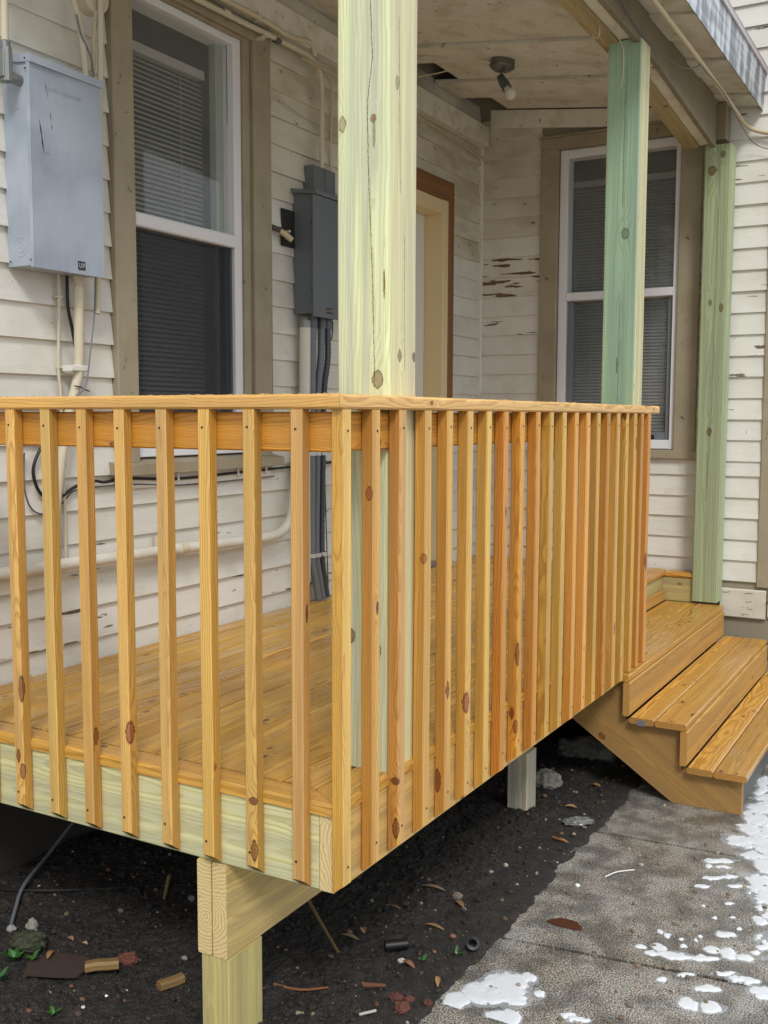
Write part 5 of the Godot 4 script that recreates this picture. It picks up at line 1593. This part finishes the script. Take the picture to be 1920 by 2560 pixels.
	single("cable", tube([Vector3(-1.532, 2.49, -2.24), Vector3(-1.53, 2.45, -2.36), Vector3(-1.53, 2.40, -2.38), Vector3(-1.535, 2.1, -2.37), Vector3(-1.535, 1.92, -2.39)], 0.005, 6, M.conduit), "thin cream cable dropping behind the corner post to the junction box", "cable", g)
	single("cable", tube([Vector3(-1.532, 0.72, -1.89), Vector3(-1.532, 1.4, -1.888), Vector3(-1.532, 1.9, -1.886), Vector3(-1.532, 2.19, -1.886), Vector3(-1.532, 2.235, -1.895), Vector3(-1.532, 2.25, -1.93), Vector3(-1.532, 2.23, -2.05), Vector3(-1.532, 2.215, -2.2), Vector3(-1.532, 2.2, -2.5)], 0.0022, 5, M.conduit, Color(0.8, 0.76, 0.68)), "thin painted wire climbing along the right edge of the window casing", "cable", g)
	# hose bib
	var hb := thing("water_spigot", "old outdoor water spigot poking from a dark hole beside the breaker panel", "spigot", Vector3(-1.52, 1.67, -1.94))
	part("pipe", tube([Vector3(-1.545, 1.70, -1.90), Vector3(-1.52, 1.682, -1.935)], 0.011, 10, mat(rgb(78, 68, 62), 0.6), Color.WHITE, 1), hb)
	part("body", tube([Vector3(-1.52, 1.682, -1.935), Vector3(-1.505, 1.668, -1.955), Vector3(-1.495, 1.65, -1.985)], 0.014, 10, M.conduit, Color(0.9, 0.86, 0.76), 3, 0.002), hb)
	part("handle", box(Vector3(-1.506, 1.678, -1.962), Vector3(-1.489, 1.688, -1.972), 0.002, M.conduit, Color(0.95, 0.9, 0.8)), hb)
	single("wall_patch", box(Vector3(-1.545, 1.628, -1.975), Vector3(-1.5388, 1.79, -2.075), 0.001, M.dark), "dark patch of missing siding behind the spigot beside the breaker panel", "patch")
	# soffit conduit and wire
	single("conduit", tube([Vector3(0.02, 2.485, -0.1), Vector3(0.02, 2.472, -2.2), Vector3(0.02, 2.468, -3.0), Vector3(0.02, 2.452, -3.75), Vector3(0.022, 2.44, -3.98), Vector3(0.04, 2.425, -4.06), Vector3(0.09, 2.40, -4.085), Vector3(0.2, 2.372, -4.085), Vector3(0.42, 2.35, -4.085)], 0.0105, 12, M.conduit, Color(0.86, 0.8, 0.68)), "cream conduit running under the roof edge and turning along the far wall", "conduit")
	single("cable", tube([Vector3(-0.095, 2.54, -1.9), Vector3(-0.095, 2.46, -2.3), Vector3(-0.09, 2.44, -2.55), Vector3(-0.07, 2.425, -2.75), Vector3(-0.03, 2.425, -2.95), Vector3(0.01, 2.445, -3.02), Vector3(0.022, 2.452, -3.05), Vector3(0.03, 2.45, -3.5), Vector3(0.03, 2.40, -3.95), Vector3(0.08, 2.33, -4.07), Vector3(0.2, 2.28, -4.08)], 0.0026, 6, M.pvc, Color(0.6, 0.58, 0.54)), "thin grey wire sagging from the beam to the conduit under the roof edge", "cable")
	single("dry_tendril", tube([Vector3(-0.165, 2.455, -2.33), Vector3(-0.158, 2.40, -2.40), Vector3(-0.148, 2.36, -2.42), Vector3(-0.15, 2.28, -2.43), Vector3(-0.158, 2.22, -2.435)], 0.0022, 5, mat(rgb(206, 184, 160), 0.7), Color.WHITE, 6, 0.0, 0.0012), "pale dry tendril hanging from the beam in front of the green post", "vine")
	single("hook", tube([Vector3(-0.205, 2.44, -2.28), Vector3(-0.205, 2.40, -2.285), Vector3(-0.215, 2.385, -2.29), Vector3(-0.232, 2.39, -2.295), Vector3(-0.236, 2.40, -2.296)], 0.002, 6, M.conduit), "small cream hook under the new tan beam board near the green post", "hook")

# ------------------------------------------------------------------ ceiling light
func build_light() -> void:
	var c := Vector3(-0.977, cy(-0.977), -3.108)
	var t := thing("ceiling_lamp", "unlit bare bulb in a grey swivel holder under the porch ceiling", "lamp", c)
	var up := Vector3(0.124, 0.992, 0)
	part("base", lathe([Vector2(0, 0.0), Vector2(0.062, 0.0), Vector2(0.062, -0.036), Vector2(0.066, -0.037), Vector2(0.064, -0.045), Vector2(0.04, -0.062), Vector2(0, -0.066)], c, up, 24, M.galv, Color(0.62, 0.62, 0.58)), t)
	var p := c - up * 0.064
	part("stem", tube([p, p - Vector3(0, 0.035, 0)], 0.007, 10, M.galv, Color(0.8, 0.8, 0.8), 1), t)
	var dir := Vector3(0.55, -0.78, 0.3).normalized()
	var q := p - Vector3(0, 0.035, 0)
	part("socket", lathe([Vector2(0, -0.012), Vector2(0.02, -0.012), Vector2(0.022, 0.02), Vector2(0.025, 0.03), Vector2(0.025, 0.075), Vector2(0.018, 0.078)], q, dir, 18, M.pvc, Color(0.55, 0.56, 0.55)), t)
	var prof: Array = [Vector2(0.016, 0.07)]
	for k in 9:
		var a := lerpf(-0.95, PI / 2, k / 8.0)
		prof.append(Vector2(0.03 * cos(a), 0.118 + 0.03 * sin(a)))
	var bm := mat(rgb(226, 224, 214), 0.15)
	bm.backlight_enabled = true
	bm.backlight = Color(0.5, 0.5, 0.48)
	part("bulb", lathe(prof, q, dir, 18, bm), t)
	single("cable", tube([Vector3(-1.48, 2.60, -2.96), Vector3(-1.3, 2.62, -3.02), Vector3(-1.15, 2.655, -3.08), c + Vector3(-0.06, -0.02, 0)], 0.0032, 6, M.conduit, Color(0.95, 0.9, 0.8)), "cream lamp cable looping down from the bulb holder to the wall ledger", "cable")
	single("cable", tube([Vector3(-1.50, 2.71, -2.93), Vector3(-1.3, 2.70, -3.0), Vector3(-1.1, 2.678, -3.07), c + Vector3(-0.06, -0.01, 0)], 0.003, 6, M.conduit, Color(0.9, 0.85, 0.75)), "cream lamp cable running flat along the ceiling boards to the bulb holder", "cable")

# ------------------------------------------------------------------ litter on the soil
func on_soil(x: float, z: float) -> Vector3:
	return Vector3(x, soil_y(x, z, soil_noise) if x < 0.02 else G, z)

func dry_leaf(x: float, z: float, ang: float, l: float, w: float, c: Color, label: String) -> void:
	var mb := MB.new()
	leaf_into(mb, on_soil(x, z) + Vector3(0, 0.004, 0), Vector3(cos(ang), 0.04, sin(ang)).normalized(), Vector3.UP, l, w, 0.2, 0.07, c.lerp(rgb(112, 96, 78), 0.42).srgb_to_linear())
	single("dry_leaf", mb.add(ArrayMesh.new(), M.plain), label, "leaf", "dry leaves on the soil")

func weed(x: float, z: float, n: int, l: float, label: String) -> void:
	var mb := MB.new()
	for k in n:
		var a := TAU * k / n + rng.randf_range(-0.4, 0.4)
		leaf_into(mb, on_soil(x, z) + Vector3(0, 0.004, 0), Vector3(cos(a), rng.randf_range(0.4, 1.1), sin(a)).normalized(), Vector3.UP, l * rng.randf_range(0.7, 1.1), l * 0.42, 0.12, 0.1, jit(rgb(54, 98, 44), 0.2).srgb_to_linear())
	single("weed", mb.add(ArrayMesh.new(), M.glossy), label, "weed", "small green weeds in the soil")

func stone(x: float, z: float, s: Vector3, sd: int, c: Color, called: String, label: String, cat: String, turn := 0.0) -> void:
	single(called, rock(on_soil(x, z) + Vector3(0, s.y * 0.22, 0), s, sd, M.plain, c.srgb_to_linear(), 0.4, turn), label, cat)

func build_litter() -> void:
	# cable that hangs from under the deck onto the soil
	single("cable", tube([Vector3(-1.52, -0.22, -0.85), Vector3(-1.5, -0.45, -0.75), on_soil(-1.475, -0.53) + Vector3(0, 0.05, 0), on_soil(-1.374, -0.312) + Vector3(0, 0.02, 0), on_soil(-1.30, -0.21) + Vector3(0, 0.008, 0), on_soil(-1.248, -0.148) + Vector3(0, 0.006, 0)], 0.006, 8, M.pvc, Color(1.3, 1.3, 1.28)), "grey cable lying on the soil, coming out from under the deck", "cable")
	single("cable", tube([on_soil(-1.6, -0.2) + Vector3(0, 0.01, 0), on_soil(-1.35, -0.29) + Vector3(0, 0.012, 0), on_soil(-1.2, -0.42) + Vector3(0, 0.008, 0), on_soil(-1.05, -0.6) + Vector3(0, 0.006, 0)], 0.003, 6, M.black), "thin black wire on the soil crossing under the grey cable", "cable")
	stone(-1.18, -0.168, Vector3(0.034, 0.05, 0.03), 31, rgb(150, 144, 136), "stone", "pale grey pointed stone standing beside the end of the grey cable", "stone")
	stone(-1.23, -0.135, Vector3(0.03, 0.022, 0.024), 32, rgb(150, 150, 148), "stone", "small smooth grey pebble touching the end of the grey cable", "stone")
	stone(-1.11, -0.095, Vector3(0.11, 0.05, 0.08), 33, rgb(58, 60, 46), "stone", "mossy greenish stone behind the weeds at the left edge", "stone")
	stone(-0.94, -0.60, Vector3(0.024, 0.02, 0.02), 34, rgb(120, 120, 122), "stone", "small blue-grey pebble under the deck, right of the rusty plate", "stone")
	stone(-0.33, -2.17, Vector3(0.13, 0.09, 0.1), 35, rgb(128, 124, 116), "stone", "large pale stone behind the white-grey deck support", "stone")
	stone(-0.30, -2.6, Vector3(0.26, 0.12, 0.12), 36, rgb(116, 112, 104), "stone", "long grey block lying far under the deck near the steps", "stone")
	stone(-0.21, -1.05, Vector3(0.035, 0.022, 0.028), 37, rgb(120, 108, 94), "stone", "brownish rounded pebble in the open soil under the long railing", "stone")
	stone(-0.17, -0.60, Vector3(0.022, 0.014, 0.018), 38, rgb(190, 184, 172), "stone", "whitish pebble in front of the black pipe piece", "stone")
	# rusty plate
	var pl := PackedVector2Array([Vector2(-1.02, 0.005), Vector2(-1.065, -0.06), Vector2(-1.05, -0.12), Vector2(-0.93, -0.15), Vector2(-0.895, -0.13), Vector2(-0.885, -0.06), Vector2(-0.94, -0.03)])
	single("rusty_plate", prism(pl, Vector3(0, G + 0.006, 0), Vector3.RIGHT, Vector3.BACK, Vector3(0.05, 1, 0.12).normalized(), 0.006, mat(rgb(58, 42, 36), 0.85), Vector2.ONE, 0, 0, Color.WHITE), "flat rusty brown plate half buried in the soil at lower left", "plate")
	# sawn wood offcuts
	var wo := tint(rgb(136, 110, 68), PALE)
	var o1 := single("wood_offcut", board(Vector3(-0.045, -0.013, -0.016), Vector3(0.045, 0.013, 0.016), 0, 0.006, M.pale, T_PALE, 0.2, 0.2, wo, 3, 0.003, Vector2.ZERO, M.endgrain), "short yellow wood offcut lying on the edge of the rusty plate", "wood piece")
	o1.transform = Transform3D(Basis(Vector3.UP, 0.75), on_soil(-0.853, -0.122) + Vector3(0, 0.026, 0))
	var o2 := single("wood_offcut", board(Vector3(-0.036, -0.012, -0.014), Vector3(0.036, 0.012, 0.014), 0, 0.005, M.pale, T_PALE, 0.5, 0.5, wo, 3, 0.003, Vector2.ZERO, M.endgrain), "small brown wood offcut left of the near deck support", "wood piece")
	o2.transform = Transform3D(Basis(Vector3.UP, 1.2), on_soil(-0.662, -0.187) + Vector3(0, 0.012, 0))
	single("wood_splinter", tube([on_soil(-0.615, -0.72) + Vector3(0, 0.10, 0), on_soil(-0.47, -0.62) + Vector3(0, 0.05, 0), on_soil(-0.345, -0.542) + Vector3(0, 0.006, 0)], 0.007, 6, M.plain, rgb(120, 96, 60).srgb_to_linear(), 3, 0.0, 0.004), "long thin stick leaning from the doubled beam down to the soil", "stick")
	single("wood_splinter", tube([on_soil(-0.42, -0.33) + Vector3(0, 0.006, 0), on_soil(-0.34, -0.338) + Vector3(0, 0.008, 0), on_soil(-0.27, -0.372) + Vector3(0, 0.006, 0)], 0.005, 6, M.plain, rgb(126, 84, 54).srgb_to_linear(), 3, 0.0, 0.003), "brown twig on the soil right beside the near deck support", "stick")
	single("wood_splinter", tube([on_soil(-0.70, -0.42) + Vector3(0, 0.012, 0), on_soil(-0.66, -0.34) + Vector3(0, 0.006, 0)], 0.0045, 6, M.plain, rgb(140, 108, 66).srgb_to_linear(), 2, 0.0, 0.003), "short tan stick under the deck left of the near support", "stick")
	single("wood_splinter", tube([on_soil(-1.05, -0.62) + Vector3(0, 0.02, 0), on_soil(-1.0, -0.54) + Vector3(0, 0.006, 0)], 0.006, 6, M.plain, rgb(150, 130, 84).srgb_to_linear(), 2, 0.0, 0.004), "pale broken stick deep in the shade under the short railing", "stick")
	single("wood_splinter", tube([on_soil(-0.20, -0.44) + Vector3(0, 0.008, 0), on_soil(-0.14, -0.455) + Vector3(0, 0.01, 0)], 0.008, 6, M.plain, rgb(108, 72, 50).srgb_to_linear(), 2, 0.0, 0.005), "dark bark piece with a reddish end, near the brick fragments", "stick")
	single("wood_splinter", tube([on_soil(-0.10, -1.63) + Vector3(0, 0.008, 0), on_soil(-0.04, -1.6) + Vector3(0, 0.006, 0)], 0.005, 6, M.plain, rgb(146, 100, 58).srgb_to_linear(), 2, 0.0, 0.003), "brown twig at the edge of the concrete near the first joint", "stick")
	# brick fragments
	var bl := ["largest reddish brick fragment of the cluster beside the concrete edge", "bright red brick crumb behind the largest fragment", "flat red brick flake in front of the cluster", "small red brick crumb at the left of the cluster", "dark red brick lump touching the concrete edge", "dull red brick corner half buried right of the rusty plate"]
	var bp := [[-0.083, -0.412, 0.04], [-0.05, -0.422, 0.027], [-0.044, -0.374, 0.045], [-0.12, -0.372, 0.018], [0.0, -0.432, 0.03], [-0.845, -0.215, 0.06]]
	for i in 6:
		stone(bp[i][0], bp[i][1], Vector3(bp[i][2], bp[i][2] * 0.6, bp[i][2] * 0.8), 80 + i, jit(rgb(92, 54, 44), 0.15), "brick_fragment", bl[i], "brick piece", i * 0.7)
	# bits of black plastic
	single("pipe_piece", tube([Vector3(-0.24, G + 0.008, -0.628), Vector3(-0.19, G + 0.008, -0.672)], 0.015, 14, M.black, Color(1.3, 1.3, 1.3), 1), "short black plastic pipe piece lying on the dark soil", "pipe piece")
	single("pipe_fitting", lathe([Vector2(0.009, 0.0), Vector2(0.02, 0.0), Vector2(0.021, 0.02), Vector2(0.012, 0.022), Vector2(0.009, 0.01)], Vector3(-0.02, G + 0.008, -0.75), Vector3(0.35, 0.8, 0.45), 16, M.black), "black rubber ring fitting lying at the edge of the concrete", "pipe piece")
	# leaves
	dry_leaf(-0.215, -0.835, 0.2, 0.075, 0.018, rgb(160, 118, 70), "slender tan leaf in the middle of the open soil")
	dry_leaf(-0.165, -0.60, 0.5, 0.06, 0.02, rgb(164, 104, 66), "curled orange-brown leaf beside the small green sprout")
	dry_leaf(-0.035, -0.56, 1.1, 0.06, 0.016, rgb(196, 140, 66), "yellow leaf pointing at the foam near the concrete edge")
	dry_leaf(-0.20, -1.02, 0.7, 0.06, 0.022, rgb(150, 112, 76), "folded tan leaf near the brownish pebble")
	dry_leaf(-0.40, -0.64, 0.1, 0.07, 0.02, rgb(130, 122, 80), "olive leaf in the shade next to the leaning stick")
	dry_leaf(-0.36, -0.70, 0.9, 0.045, 0.02, rgb(170, 136, 92), "pale round leaf above the olive leaf")
	dry_leaf(-0.34, -1.05, 0.05, 0.09, 0.022, rgb(140, 118, 84), "broad dull leaf in the shade under the long railing")
	dry_leaf(-0.36, -0.87, 0.3, 0.055, 0.014, rgb(124, 96, 68), "narrow brown leaf deep under the corner of the deck")
	dry_leaf(-1.04, -0.115, 1.0, 0.05, 0.018, rgb(196, 134, 70), "orange leaf standing behind the rusty plate")
	dry_leaf(-1.06, -0.19, 0.2, 0.035, 0.02, rgb(176, 120, 96), "pinkish brown leaf scrap beyond the rusty plate")
	dry_leaf(-1.01, -0.2, 0.1, 0.024, 0.016, rgb(214, 178, 150), "tiny pale leaf scrap beside the pinkish one")
	dry_leaf(-0.50, -0.25, 0.6, 0.06, 0.014, rgb(206, 150, 80), "light tan leaf with a white tip right of the near support")
	dry_leaf(-0.09, -1.62, 0.2, 0.06, 0.02, rgb(190, 140, 80), "tan leaf at the concrete edge near the first joint")
	dry_leaf(-0.07, -1.83, 0.5, 0.07, 0.025, rgb(176, 132, 84), "brown leaf by the scrap of clear plastic")
	dry_leaf(-0.17, -1.95, 0.0, 0.05, 0.025, rgb(196, 150, 84), "yellowish leaf in front of the far deck support")
	dry_leaf(-0.16, -2.25, 0.4, 0.05, 0.03, rgb(170, 120, 60), "orange leaf in the shade behind the far deck support")
	# scraps
	single("plastic_scrap", rock(on_soil(-0.06, -1.80) + Vector3(0, 0.008, 0), Vector3(0.11, 0.03, 0.06), 91, M.glossy, rgb(112, 112, 108).srgb_to_linear(), 0.4, 0.6), "crumpled scrap of greyish plastic at the concrete edge", "scrap")
	single("plastic_strip", tube([Vector3(0.17, G + 0.003, -1.40), Vector3(0.195, G + 0.006, -1.45), Vector3(0.24, G + 0.004, -1.50)], 0.0022, 6, M.white), "thin white curved strip lying on the middle of the concrete", "scrap")
	single("plastic_strip", tube([on_soil(-0.13, -0.30) + Vector3(0, 0.006, 0), on_soil(-0.10, -0.335) + Vector3(0, 0.008, 0)], 0.004, 6, M.plain, rgb(170, 166, 156).srgb_to_linear()), "white plastic strip on the soil at the bottom edge", "scrap")
	# weeds
	weed(-1.10, -0.03, 6, 0.05, "largest green weed, by the mossy stone at the left edge")
	weed(-1.05, -0.055, 4, 0.035, "leafy sprout between the mossy stone and the rusty plate")
	weed(-1.045, 0.06, 4, 0.04, "green weed cut by the left edge in front of the plate")
	weed(-0.83, 0.075, 5, 0.03, "low bluish green weed in the foreground soil")
	weed(-0.11, -0.617, 4, 0.025, "tiny bright sprout beside the curled leaf")
	weed(-0.04, -0.69, 3, 0.03, "tiny sprout close to the black ring fitting")
	# dark water in a hollow of the concrete
	var pw := PackedVector2Array()
	for k in 14:
		var a := TAU * k / 14.0
		pw.append(Vector2(0.165 + cos(a) * 0.05 * (1.0 + 0.25 * sin(a * 3.0)), -1.03 + sin(a) * 0.034 * (1.0 + 0.2 * cos(a * 2.0))))
	var pu := single("puddle", prism(pw, Vector3(0, G + 0.001, 0), Vector3.RIGHT, Vector3.BACK, Vector3.UP, 0.002, mat(rgb(84, 52, 38), 0.06), Vector2.ONE, 0, 0, Color.WHITE), "small rusty brown puddle in a hollow of the concrete", "puddle")
	pu.set_meta("kind", "stuff")
